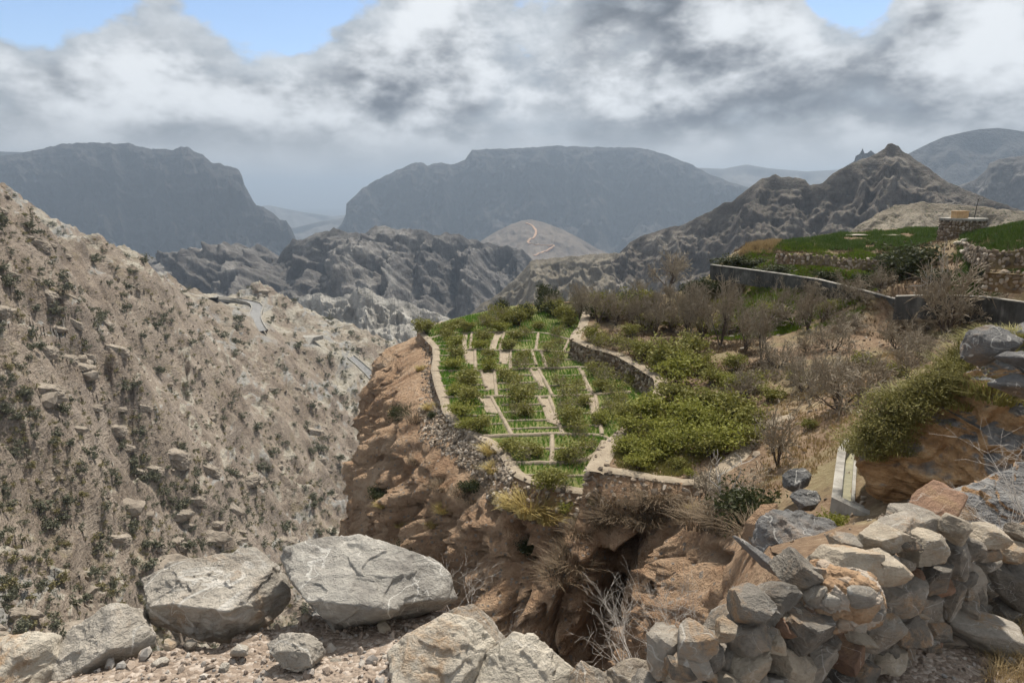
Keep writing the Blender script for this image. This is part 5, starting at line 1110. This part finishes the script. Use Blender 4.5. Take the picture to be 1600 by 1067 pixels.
for i, a in enumerate([([(1500, 560), (1510, 515), (1545, 508), (1600, 530), (1590, 545), (1530, 575)], 18.5, .7, 'grey tilted ledge slab on top of the orange outcrop'), ([(1553, 558), (1570, 548), (1640, 552), (1660, 575), (1600, 580)], 17.5, .6, 'dark flat slab jutting out at the right edge of the outcrop'), ([(1540, 600), (1580, 585), (1660, 590), (1680, 640), (1600, 625)], 17.2, .7, 'dark slab under the jutting one at the right edge')]):
    boulder('ledge_slab', a[3], a[0], a[1], 45+i, a[2], 'darkrock', 'rock', k=5, rough=.05)
for i, a in enumerate([([(1222, 742), (1235, 733), (1258, 731), (1270, 742), (1262, 757), (1240, 768), (1224, 762)], 23.5, .55, 'dark grey boulder beside the path above the channel'), ([(1234, 775), (1250, 764), (1275, 766), (1284, 778), (1272, 796), (1248, 798)], 21.5, .55, 'dark grey boulder just below the first one by the channel'), ([(1172, 850), (1180, 812), (1205, 796), (1245, 800), (1300, 812), (1330, 850), (1330, 900), (1250, 905), (1185, 880)], 18.0, 1.6, 'large dark rock face under the water channel')]):
    boulder('rock', a[3], a[0], a[1], 55+i, a[2], 'darkrock', 'rock', k=6, rough=.05)
boulder('rock_pillar', 'light brown rock knob left of the large dark rock face', [(1158, 860), (1165, 815), (1190, 790), (1225, 785), (1240, 800), (1200, 830), (1180, 880)], 19.5, 60, .9, 'cliff', 'rock', k=5)
boulder('fallen_slab', 'long grey slab leaning down into the ravine left of the wall', [(1142, 838), (1150, 834), (1200, 868), (1245, 905), (1235, 915), (1190, 885)], 13.5, 61, .35, 'darkrock', 'rock', k=5)

boulder('rock_outcrop', 'low brown rock shelf behind the dry branches at the right edge', [(1425, 830), (1470, 775), (1560, 745), (1720, 720), (1800, 780), (1780, 930), (1500, 930)], 13, 64, 1.6, 'orange', 'rock outcrop', k=6, rough=.06, fine=1.5)
# hanging grass on the outcrop
def tuftmesh(seed, n, h, spread, lean, wid, seg=3): 
    g = np.random.default_rng(seed); return blades(n, h, spread, lean, wid, g, seg)
GT = {'drape': [npmesh('blades', *tuftmesh(400+i, 240, .8, .7, 1.1, .024), M['drape'], False) for i in range(3)],
      'gold': [npmesh('blades', *tuftmesh(410+i, 330, 1.0, .45, .8, .026), M['gold'], False) for i in range(3)],
      'withered': [npmesh('blades', *tuftmesh(420+i, 260, 1.0, .8, 1.0, .022), M['withered'], False) for i in range(3)]}
oo_ = bpy.data.objects['rock_outcrop']
orad = BVHTree.FromPolygons([tuple(np.array(v.co)+np.array(o.location)) for o in [bpy.data.objects['rock_outcrop']] for v in o.data.vertices], [p_.vertices[:] for p_ in bpy.data.objects['rock_outcrop'].data.polygons])
def cast(bv, x, y):
    h = bv.ray_cast(Vector((0, 0, 0)), Vector(ray(x, y)).normalized()); return None if h[0] is None else np.array(h[0])
dr = [(1345, 660), (1360, 640), (1385, 625), (1350, 690), (1375, 670), (1400, 650), (1405, 612), (1425, 600), (1420, 640), (1440, 585), (1455, 565), (1450, 610), (1475, 545), (1470, 590), (1490, 528), (1505, 512), (1530, 506), (1555, 502), (1580, 500), (1560, 535), (1590, 540), (1540, 590), (1560, 610), (1520, 600), (1500, 620), (1395, 690), (1365, 700), (1480, 560), (1575, 520), (1600, 515)]
for i, (x, y) in enumerate(dr):
    h = cast(orad, x, y+8)
    if h is None: h = cast(orad, x+25, y+25)
    if h is None: continue
    s_ = gs.uniform(.6, 1.05); stamp([('grass_tuft', GT['drape'][i % 3])], 'grass_tuft', 'olive tuft of long grass draped over the overhanging orange outcrop', 'grass', h-np.array((0, 0, .15)), gs.uniform(0, 6.28), (s_, s_, s_*.8), 'grass tufts on the outcrop')
for i, (x, y, s_) in enumerate([(1338, 672, .75), (1352, 650, .8), (1370, 672, .85), (1385, 640, .85), (1400, 668, .8), (1405, 618, .8), (1425, 640, .8), (1432, 596, .75), (1450, 572, .7), (1455, 610, .75), (1475, 552, .65), (1480, 585, .6), (1365, 700, .7), (1495, 535, .55), (1350, 690, .7), (1395, 690, .6)]):
    h = cast(orad, x, y)
    if h is None: h = cast(orad, x+22, y+20)
    if h is not None: stamp(K['fringe'][i % 2], 'shrub', 'fine-leaved olive shrub hanging over the left edge of the orange outcrop', 'shrub', h-np.array((.05, .1, .55*s_)), i*1.3, (s_, s_, s_*.85), 'shrubs hanging from the outcrop')
# golden tufts and brush on the cliff
for i, (x, y, s_, kd, lb) in enumerate([(828, 800, 1.9, 'gold', 'largest golden grass tuft hanging below the rounded terrace front'), (800, 790, 1.2, 'gold', 'golden grass tuft just left of the largest one'), (856, 812, 1.3, 'gold', 'golden grass tuft just right of the largest one'), (768, 708, 1.1, 'gold', 'upper golden tuft on the rubble flank'), (772, 736, 1.0, 'gold', 'lower golden tuft on the rubble flank'), (657, 578, .9, 'gold', 'small yellow tuft high on the left cliff edge'), (672, 640, .9, 'gold', 'yellow green tuft halfway down the left cliff edge'), (692, 798, .8, 'gold', 'small golden tuft low on the cliff'), (676, 822, .6, 'gold', 'tiny golden tuft on a ledge of the cliff'), (596, 790, .7, 'gold', 'golden tuft on the shaded left end of the cliff'), (622, 820, .6, 'gold', 'golden tuft near the grey boulder top'), (1092, 800, .7, 'gold', 'golden tuft under the withered brush of the pale wall')]):
    h = cast(cb, x, y)
    if h is not None: stamp([('grass_tuft', GT[kd][i % 3])], 'grass_tuft', lb, 'grass', h-np.array((0, 0, .1)), gs.uniform(0, 6.28), (s_, s_, s_*.75))
for i in range(36):
    if i < 26: x, y = gs.uniform(930, 1190), 0; y = np.interp(x, [930, 1090, 1190], [778, 782, 815])+gs.uniform(-6, 40); 
    else: x, y = [(690, 760), (720, 770), (740, 780), (640, 640), (655, 655), (650, 720), (905, 830), (890, 850), (895, 880), (880, 900), (780, 830), (900, 800), (1100, 830), (1130, 850), (1060, 840), (665, 745), (700, 740), (725, 795), (705, 790), (745, 760)][i-26]
    h = cast(cb, x, y)
    if h is not None: s_ = gs.uniform(.7, 1.3); stamp([('brush', GT['withered'][i % 3])], 'brush', 'withered brown brush clinging to the cliff below the terraces', 'brush', h-np.array((0, 0, .15)), gs.uniform(0, 6.28), (s_, s_, s_*.8), 'withered brush on the cliff')
for x, y, s_, kd, lb in [(623, 652, .9, 'dark', 'dark green bush on the red-brown cliff at the left'), (592, 775, .8, 'dark', 'dark green bush low on the left end of the cliff'), (882, 796, .45, 'green', 'bright green little shrub under the terrace wall'), (640, 862, .8, 'dark', 'dark green bush just above the grey veined boulder'), (820, 862, .7, 'dark', 'dark bush in the hollow of the cliff'), (676, 652, .45, 'dark', 'small dark bush beside the yellow green tuft'), (735, 766, .7, 'dark', 'dark green bush under the rubble flank'), (1165, 812, 1.3, 'dark', 'dark green bush under the pale twiggy shrub at the ravine head'), (1300, 822, .45, 'green', 'little yellow green bush at the foot of the channel')]:
    h = cast(cb, x, y)
    if h is None: h = onto(x, y, ground)
    if h is not None: stamp(K[kd][0], 'bush', lb, 'bush', h-np.array((0, 0, .5*s_)), gs.uniform(0, 6.28), s_)
tree('dead', 1135, 800, 700, 150, 'pale twiggy dry shrub spilling over the head of the ravine', name='dry_shrub', cat='shrub')
tree('thorn', 1140, 790, 715, 130, 'grey tangled shrub inside the pale twiggy one', name='dry_shrub', cat='shrub')
tree('thorn', 1105, 775, 725, 90, 'grey tangled shrub left of the pale twiggy one', name='dry_shrub', cat='shrub')

# ------------------------------------------------------------------ scrub and stones on the canyon side
gh = np.random.default_rng(50)
SB = []
for i in range(4):
    (sv, sf), (lv, lf_) = shrub(500+i, 230, .17, .55, 5, 20, .02); SB.append((lv, lf_))
SBm = {m: [npmesh('scrub', v, f_, M[m], False) for v, f_ in SB] for m in ('leaf_scrub', 'leaf_yellow')}
hv2 = hillV.reshape(nu, nv, 3)[::2, ::2]; hb = BVHTree.FromPolygons(hv2.reshape(-1, 3).tolist(), gridF(*hv2.shape[:2]).tolist())
def scatter(n):
    out = []
    for x, y in zip(gh.uniform(-60, 720, n), gh.uniform(300, 1060, n)):
        h = hb.ray_cast(Vector((0, 0, 0)), Vector(ray(x, y)).normalized())
        if h[0] is not None and h[1].z > .25: out.append(h[0][:])
    q = np.array(out); k = np.full(len(q), 1e9)
    for r_ in roads: k = np.minimum(k, nearest_on(q[:, 0], q[:, 1], r_[:, :2])[0])
    return q[k > 5]
cand = []; Q = scatter(7800); DN = fbm(Q/np.array([60, 60, 40])+70, 3); U_ = gh.uniform(size=len(Q))
for q, dn, u_ in zip(Q, DN, U_):
    if u_ > .50+.45*dn: continue
    sz = gh.choice([.35, .55, .85, 1.25], p=[.38, .36, .20, .06])*1.3*gh.uniform(.8, 1.2)*(q[1]/170)**.55
    cand.append((sz/q[1], sz, q, 'leaf_yellow' if gh.uniform() < .42 and sz < 1.1 else 'leaf_scrub'))
cand.sort(key=lambda c: -c[0])
for i, (_, sz, q, m) in enumerate(cand[:300]):
    lb, gpn = ('dark grey green bush on the stony canyon side', 'dark bushes on the canyon side') if m == 'leaf_scrub' else ('small yellowish bush on the stony canyon side', 'yellowish bushes on the canyon side')
    stamp([('bush', SBm[m][i % 4])], 'bush', lb, 'bush', q-np.array((0, 0, .1)), gh.uniform(0, 6.28), (sz*1.1, sz*1.1, sz), gpn)
for m in ('leaf_scrub', 'leaf_yellow'):
    R_ = [(sz, q) for _, sz, q, mm in cand[300:] if mm == m]; V, F = joined([(v[:len(v)//2//4*4], f_[:len(v)//2//4]) for v, f_ in SB], np.array([q for _, q in R_]), np.array([s_ for s_, _ in R_])*1.1, rotz(gh.uniform(0, 6.28, len(R_))))
    link('scrub', npmesh('scrub', V, F, M[m], False), kind='stuff', label='scattered small scrub over the canyon side, ' + ('grey green' if m == 'leaf_scrub' else 'yellowish'))
RM = [rock(600+i, (1, .8, .6), 2, 30, .08, 6) for i in range(5)]
RMm = [npmesh('rock', v, f_, M['tanstone'], False) for v, f_ in RM]
M['hillrock'] = mat('pale slope rock', mountain_mat((.15, .125, .10), (.265, .225, .18), (.41, .355, .295), 8, 0, .4, .3))
LM = []
for i in range(5):
    v, f_ = rock(640+i, (1, 1, .8), 4, 50, .12, 9, 1.6); LM.append(npmesh('rock_ledge', v, f_, M['hillrock'], False))
for me in RMm: me.materials.clear(); me.materials.append(M['hillrock'])
for (x, y, s_, lb) in [(72, 625, 3.0, 'big square pale rock on the left canyon side'), (138, 588, 2.6, 'big pale rock up right of the square one'), (202, 795, 3.0, 'flat pale slab beside dark bushes on the lower slope'), (232, 806, 1.3, 'smaller rock just right of the flat pale slab'), (332, 655, 1.7, 'tilted rock on the middle of the canyon side'), (397, 745, 1.5, 'blocky rock beside a dark bush on the middle slope'), (407, 755, 1.2, 'tan block below the blocky rock'), (520, 775, 1.6, 'pale rock near the cliff foot'), (140, 925, 1.3, 'grey rock on the near left spur'), (437, 730, 1.6, 'brown rock on the right of the slope'), (265, 602, 1.4, 'brown rock beneath the grey scree'), (128, 560, 1.6, 'tan rock above the big pale rock')]:
    h = hb.ray_cast(Vector((0, 0, 0)), Vector(ray(x, y)).normalized())
    if h[0]: stamp([('rock', RMm[gh.integers(0, 5)])], 'rock', lb, 'rock', h[0], gh.uniform(0, 6.28), (s_, s_, s_), None, (gh.normal()*.2, gh.normal()*.2))
Q = scatter(900); DN = fbm(Q/np.array([50, 50, 40])+200, 3); Q = Q[DN > .05][:130]
for i, q in enumerate(Q):
    s_ = gh.choice([1.2, 1.9, 2.9], p=[.5, .35, .15])*gh.uniform(.8, 1.2); stamp([('rock_ledge', LM[i % 5])], 'rock_ledge', 'tilted ledge of bedrock breaking through the stony canyon side', 'rock ledge', q-np.array((0, 0, s_*.35)), .55+gh.normal()*.25, (s_*1.5, s_*.9, s_*.8), 'bedrock ledges on the canyon side', (.10+gh.normal()*.12, .42+gh.normal()*.12))
Q = scatter(11000); DN = fbm(Q/30+170, 3); k = gh.uniform(size=len(Q)) < .42+1.0*DN; pos = Q[k]
sz = gh.choice([.18, .30, .5, .85], size=len(pos), p=[.45, .33, .17, .05])*(pos[:, 1]/170)**.5
pos = np.array(pos); sz = np.array(sz); sl1 = [(v*np.array([1, .8, .7]), f_) for v, f_ in lowstone]
V, F = joined(sl1, pos, sz[:, None]*gh.uniform(.7, 1.3, (len(pos), 3)), randrot(len(pos), gh))
link('scree', npmesh('scree', V, F, M['hillrock'], False), kind='stuff', label='loose pale stones strewn over the canyon side')

# ------------------------------------------------------------------ the ledge in the foreground
GZ = -1.7
def edge(x): return np.interp(x, [-6, -2.5, -1.7, -1.3, -.9, -.3, .05, .3, .8, 1.3, 1.8, 2.3, 3.2, 6], [2.15, 2.05, 2.12, 2.36, 2.58, 2.62, 2.30, 1.80, 1.75, 2.15, 2.75, 3.0, 3.2, 3.6])
def fground(x, y):
    p = np.stack([x, y, x*0], -1); d = y-edge(x)-.10*fbm(p/.5, 3); k = np.interp(x, [-6, 1, 2.5, 6], [2.6, 2.6, 1.5, 1.0])
    return GZ - np.where(d > 0, k*(np.sqrt(d*d+.02)-.14*0), 0) + .035*fbm(p/.7, 4) + .010*fbm(p/.12, 3) - .10*sstep(y, 1.9, 3)*(x < 1.2)
xs = np.arange(-5.5, 7, .035); ys = np.concatenate([np.arange(.3, 3.6, .03), np.geomspace(3.62, 12, 60)])
X, Y = np.meshgrid(xs, ys, indexing='ij'); Z = fground(X, Y)
setting('gravel_ledge', npmesh('gravel_ledge', np.stack([X, Y, Z], -1).reshape(-1, 3), gridF(len(xs), len(ys)), M['gravel']), 'gravelly ledge in the foreground')
gf = np.random.default_rng(90)
n = 15000; x = gf.uniform(-2.6, 3.4, n); y = gf.uniform(1.3, 3.6, n); k = (y < edge(x)+.02); x, y = x[k], y[k]; n = len(x)
sz = np.clip(gf.lognormal(-4.95, .55, n), .003, .028)
V, F = joined(lowstone, np.stack([x, y, fground(x, y)+sz*.25], 1), sz[:, None]*gf.uniform(.75, 1.25, (n, 3)), randrot(n, gf))
link('pebbles', npmesh('pebbles', V, F, M['pebbles'], False), kind='stuff', label='loose pebbles on the gravel ledge')
up3 = (0, -.15, 1)
boulder('boulder', 'tan cracked boulder left of the big veined one, with a layered left edge', [(222, 905), (262, 880), (340, 855), (382, 846), (395, 858), (452, 922), (456, 943), (402, 990), (362, 1008), (325, 996), (265, 985), (236, 945)], 2.62, 71, .26, 'boulder', k=7, rough=.05, extra=[((.08, -.22, .97), .118), ((-.1, -1, -.30), .17), ((.75, -.6, -.1), .23)])
boulder('boulder', 'largest grey boulder, flat-topped with white veins, in the foreground', [(428, 880), (452, 853), (500, 838), (545, 829), (582, 832), (640, 858), (692, 890), (716, 943), (690, 956), (640, 968), (560, 1004), (530, 1008), (505, 985), (470, 925)], 2.62, 72, .30, 'veined', k=7, rough=.04, extra=[((.06, -.30, .95), .135), ((-.05, -1, -.35), .20), ((-.8, -.6, -.1), .27)])
boulder('boulder', 'cream blotched boulder at the bottom centre', [(606, 1020), (640, 985), (690, 962), (735, 968), (775, 1000), (775, 1040), (735, 1100), (620, 1100)], 2.18, 73, .16, 'cream', k=6, rough=.05, extra=[((-.1, -.6, .8), .105)])
boulder('boulder', 'smooth grey stone wedged behind the cream boulder', [(690, 962), (715, 948), (740, 944), (770, 968), (795, 1005), (760, 1030), (700, 1000)], 2.35, 74, .10, 'wallstone', k=6, rough=.03)
boulder('boulder', 'cream angular boulder right of the bottom centre one', [(712, 1085), (760, 1020), (800, 986), (838, 990), (870, 1020), (905, 1050), (890, 1110), (730, 1110)], 2.12, 75, .16, 'cream', k=6, rough=.05, extra=[((.1, -.6, .8), .10)])
boulder('boulder', 'grey flat stone at the bottom edge right of the cream boulders', [(868, 1080), (908, 1030), (940, 1048), (985, 1075), (980, 1110), (880, 1110)], 2.08, 76, .09, 'wallstone', k=6, rough=.04)
boulder('boulder', 'tan blocky stone at the bottom edge where the stone wall begins', [(925, 1090), (950, 1045), (990, 1026), (1030, 1040), (1050, 1075), (1040, 1120), (930, 1120)], 2.08, 80, .10, 'tanstone', k=6, rough=.04)
boulder('boulder', 'cream boulder cut by the left picture edge', [(-70, 1010), (0, 994), (55, 988), (78, 996), (92, 1040), (86, 1110), (-70, 1110)], 2.25, 77, .18, 'cream', k=6, rough=.04)
boulder('boulder', 'tan angular boulder second from the left edge', [(82, 1015), (135, 965), (170, 948), (202, 944), (240, 992), (238, 1012), (190, 1050), (130, 1100), (92, 1100)], 2.35, 78, .17, 'boulder', k=6, rough=.05, extra=[((-.35, -.55, .75), .11)])
boulder('stone', 'small tan stone lying on the gravel between the boulders', [(417, 1006), (440, 990), (472, 989), (500, 1005), (506, 1020), (485, 1050), (450, 1045)], 2.24, 79, .06, 'boulder', 'stone', k=6, rough=.05)
for i, (x_, y_, s_) in enumerate([(375, 1020, 14), (268, 1012, 12), (298, 1010, 10), (250, 1040, 12), (600, 985, 12), (525, 1040, 10), (350, 1045, 9), (560, 1050, 9), (480, 968, 9), (420, 970, 8), (1570, 1000, 12), (1500, 1050, 9), (1450, 1062, 8)]):
    q = atZ(x_, y_, GZ-.03); dpx = (q[1]*CP-q[2]*SP)/FPX*s_; V, F = rock(700+i, (dpx, dpx*.8, dpx*.6), 3); o = link('stone', npmesh('stone', V, F, M[['boulder', 'tanstone', 'wallstone'][i % 3]], False)); o.location = q+np.array((0, 0, dpx*.3)); o['label'] = 'fist-sized loose stone lying on the gravel ledge'; o['category'] = 'stone'; o['group'] = 'loose stones on the ledge'; o.rotation_euler = (0, 0, i*1.3)

# ------------------------------------------------------------------ dry stone wall in the right foreground
A0 = atZ(1240, 1135, GZ); B0 = atZ(1600, 931, GZ); wd_ = (B0-A0); wd_[2] = 0; wd_ /= np.linalg.norm(wd_); wn = np.array((wd_[1], -wd_[0], 0.))      # wn points to the camera side
TOPZ = -1.19
def wallpoint(px, py):
    r = ray(px, py); tq = (A0 @ wn)/(r @ wn); q = r*tq
    if q[2] > TOPZ or tq < 0 or q[1] > 5: q = r*(TOPZ/r[2])
    return q
wall = thing('dry_stone_wall', 'rough wall of loose grey and tan stones in the right foreground', 'stone wall')
WS = [(1180, 145, 330, 110, 'r'), (1090, 180, 220, 95, 'g'), (1010, 222, 175, 85, 'g'), (1275, 225, 150, 120, 't'), (1430, 262, 160, 100, 't'), (1345, 315, 150, 110, 'g'), (1530, 340, 130, 100, 't'), (1505, 460, 230, 175, 'd'), (1500, 600, 230, 130, 'd'), (1130, 310, 180, 140, 't'), (940, 280, 215, 120, 't'), (780, 305, 120, 85, 'g'), (730, 375, 205, 140, 't'), (935, 405, 235, 150, 't'), (1275, 375, 130, 175, 'g'), (1160, 455, 195, 150, 'd'), (1345, 450, 95, 155, 'g'), (1030, 525, 215, 165, 'g'), (1250, 545, 115, 135, 'g'), (1330, 610, 130, 140, 'g'), (1140, 590, 135, 145, 'g'), (570, 435, 190, 135, 'g'), (460, 535, 195, 105, 'd'), (340, 580, 205, 150, 'd'), (575, 675, 300, 175, 'd'), (910, 695, 180, 205, 'g'), (1030, 675, 175, 145, 'd'), (1180, 695, 135, 115, 'd'), (320, 725, 205, 150, 'g'), (220, 700, 105, 100, 't'), (80, 745, 180, 145, 'g'), (140, 825, 150, 150, 'd'), (310, 855, 205, 200, 't'), (510, 870, 205, 195, 't'), (625, 835, 165, 205, 'g'), (775, 815, 160, 150, 'r'), (700, 760, 90, 80, 'd'), (960, 825, 155, 120, 't'), (1060, 800, 65, 110, 'g'), (850, 890, 125, 125, 'd'), (50, 850, 160, 140, 'g'), (30, 935, 150, 120, 't'), (170, 935, 225, 90, 't'), (745, 930, 125, 95, 'd'), (655, 950, 105, 70, 'd'), (1140, 755, 110, 90, 'd'), (1420, 345, 120, 90, 'g'), (870, 590, 120, 110, 'g'), (430, 760, 130, 90, 't'), (420, 950, 140, 90, 'd'), (290, 960, 160, 90, 't'), (1590, 250, 120, 90, 't'), (1640, 370, 140, 120, 'g'), (1680, 520, 160, 150, 'd')]
mm = {'g': 'wallstone', 'd': 'darkstone', 't': 'tanstone', 'r': 'redstone'}
for i, (cx, cy_, ww, hh, tn) in enumerate(WS):
    px, py = 1060+cx/2.963, 748+cy_/2.963; q = wallpoint(px, py); dp = q[1]*CP-q[2]*SP; sx = ww/2.963*dp/FPX/2*.96; sz_ = hh/2.963*dp/FPX/2*.93
    V, F = rock(800+i, (sx, min(sx, max(sz_*1.1, .08)), sz_), 5, 80, .04, 10, 1.0)
    o = link('stone', npmesh('stone', V, F, M[mm[tn]], False), wall); o.location = q*(1+sx*.30/np.linalg.norm(q)); o.rotation_euler = (gf.normal()*.16, gf.normal()*.2, math.atan2(wd_[1], wd_[0])*.5+gf.normal()*.2)
# inner packing of the wall, seen in the gaps
for i in range(70):
    px = gf.uniform(1000, 1640); lo_ = np.interp(px, [1000, 1200, 1300, 1420, 1640], [1010, 925, 870, 810, 850]); py = gf.uniform(lo_, lo_+170)
    q = wallpoint(px, py); q = q*(1+gf.uniform(.10, .17)/np.linalg.norm(q)); s_ = gf.uniform(.05, .085); V, F = rock(880+i % 7, (s_, s_*.8, s_*.65), 3); o = link('stone', npmesh('stone', V, F, M['wallstone'], False), wall); o.location = q-np.array((0, 0, .05)); o.rotation_euler = tuple(gf.uniform(0, 6, 3))
for i in range(46):
    px = gf.uniform(1040, 1600); lo_ = np.interp(px, [1000, 1200, 1300, 1420, 1640], [1000, 930, 880, 850, 880]); py = gf.uniform(lo_, lo_+150)
    q = wallpoint(px, py); q = q*(1+gf.uniform(.0, .06)/np.linalg.norm(q)); s_ = gf.uniform(.022, .045); V, F = rock(890+i % 9, (s_*1.3, s_, s_*.6), 3, 60, .04, 9); o = link('stone', npmesh('stone', V, F, M[['wallstone', 'tanstone', 'darkstone', 'redstone'][i % 4]], False), wall); o.location = q; o.rotation_euler = tuple(gf.normal(size=3)*.5)
# the conglomerate lump set in the wall
q = wallpoint(1060+745/2.963, 740+565/2.963); V, F = rock(950, (.125, .11, .10), 6, 9, .06, 8, 1.0, False, base=[((1, 0, .1), 1), ((-1, 0, .2), 1), ((0, -1, 0), 1), ((0, 1, 0), 1), ((0, 0, 1), .95), ((.1, 0, -1), 1)])
nn0 = V/np.linalg.norm(V, axis=1)[:, None]; V = V+nn0*(.006*np.abs(fbm(V*42, 2)))[:, None]
o = link('stone', npmesh('stone', V, F, M['conglomerate'], True), wall, label='rounded brown pebbly conglomerate stone'); o.location = q
gx_ = [((.02, -.10, .055), .05), ((.075, -.085, -.01), .035), ((-.07, -.085, .04), .03), ((-.03, -.10, -.03), .022), ((.03, -.09, -.05), .02)]
for j, (d_, s_) in enumerate(gx_):
    V, F = rock(960+j, (s_, s_*.5, s_*.6), 3, 5, .04, 3); link('pebble', npmesh('pebble', V, F, M['boulder'], True), o).location = d_
# slab fallen on the gravel
q = atZ(1525, 1000, GZ); V, F = rock(970, (.19, .09, .055), 5, 34, .04, 6); o = link('stone', npmesh('stone', V, F, M['wallstone'], True)); o.location = q+np.array((0, .02, .04)); o.rotation_euler = (.15, .22, -.5); o['label'] = 'dark wedge-shaped slab fallen on the gravel beside the wall'; o['category'] = 'stone'
q = atZ(1478, 1003, GZ); V, F = rock(971, (.07, .05, .02), 4); o = link('stone', npmesh('stone', V, F, M['wallstone'], True)); o.location = q+np.array((0, 0, .015)); o['label'] = 'flat grey chip between the wall and the fallen slab'; o['category'] = 'stone'
# dry grass on the ledge at the right
tf = [blades(14, .07, .03, .9, .0012, gf, 2) for _ in range(4)]; n = 260; pos = []
for i in range(n):
    q = atZ(gf.uniform(1540, 1680), gf.uniform(960, 1067), GZ); pos.append(q)
pos = np.array(pos); pos[:, 2] = fground(pos[:, 0], pos[:, 1]); V, F = joined(tf, pos, gf.uniform(.5, 1.3, n), rotz(gf.uniform(0, 6, n))); link('dry_grass', npmesh('dry_grass', V, F, M['straw'], False), kind='stuff', label='sparse straw grass on the gravel beside the wall')
# bare twigs
def twigbush(seed, px, py, Y, h, label, tilt=(0, 0), stems=4, spread=.7, mname='bleached'):
    a_, b_ = bare_tree(seed, stems+2, spread, 4, 3, .25, .0011, .0085, .15)
    C = atY(px, py, Y); o = thing('dry_twigs', label, 'twigs', tuple(C)); link('branch', npmesh('branch', a_[0]*h if len(a_[0]) else b_[0][:6]*h, a_[1] if len(a_[1]) else b_[1][:1], M[mname]), o); link('twig', npmesh('twig', b_[0]*h, b_[1], M[mname]), o); o.rotation_euler = (tilt[0], tilt[1], seed)
twigbush(1001, 735, 1010, 4.4, .75, 'bleached bare twigs rising behind the big veined boulder', (.1, -.2))
twigbush(1002, 1010, 1085, 4.2, .85, 'bare grey twigs in front of the cave', (0, .2), 6)
twigbush(1005, 1065, 1060, 4.6, .8, 'second clump of bare grey twigs right of the cave', (0, -.1), 6)
twigbush(1003, 1640, 880, 4.8, 1.15, 'bleached branches reaching in from the right edge above the wall', (0, -.6), 5)
twigbush(1004, 1560, 850, 5.2, .75, 'thin bleached twigs standing behind the wall stones', (0, -.3), 4)

# ------------------------------------------------------------------ haze
bm = bmesh.new(); bmesh.ops.create_cube(bm, size=1)
for v in bm.verts:
    v.co = Vector((v.co.x*56000, v.co.y*56000, -800 if v.co.z < 0 else 400))
me = bpy.data.meshes.new('haze'); bm.to_mesh(me); bm.free()
hm = bpy.data.materials.new('haze air'); hm.use_nodes = True; t = hm.node_tree; t.nodes.clear()
pv = t.nodes.new('ShaderNodeVolumePrincipled'); pv.inputs['Color'].default_value = (.50, .615, .77, 1); pv.inputs['Density'].default_value = HAZE
pv.inputs['Anisotropy'].default_value = .25
mo = t.nodes.new('ShaderNodeOutputMaterial'); t.links.new(pv.outputs[0], mo.inputs['Volume']); me.materials.append(hm)
link('haze', me, kind='stuff', label='pale blue haze hanging in the valleys')
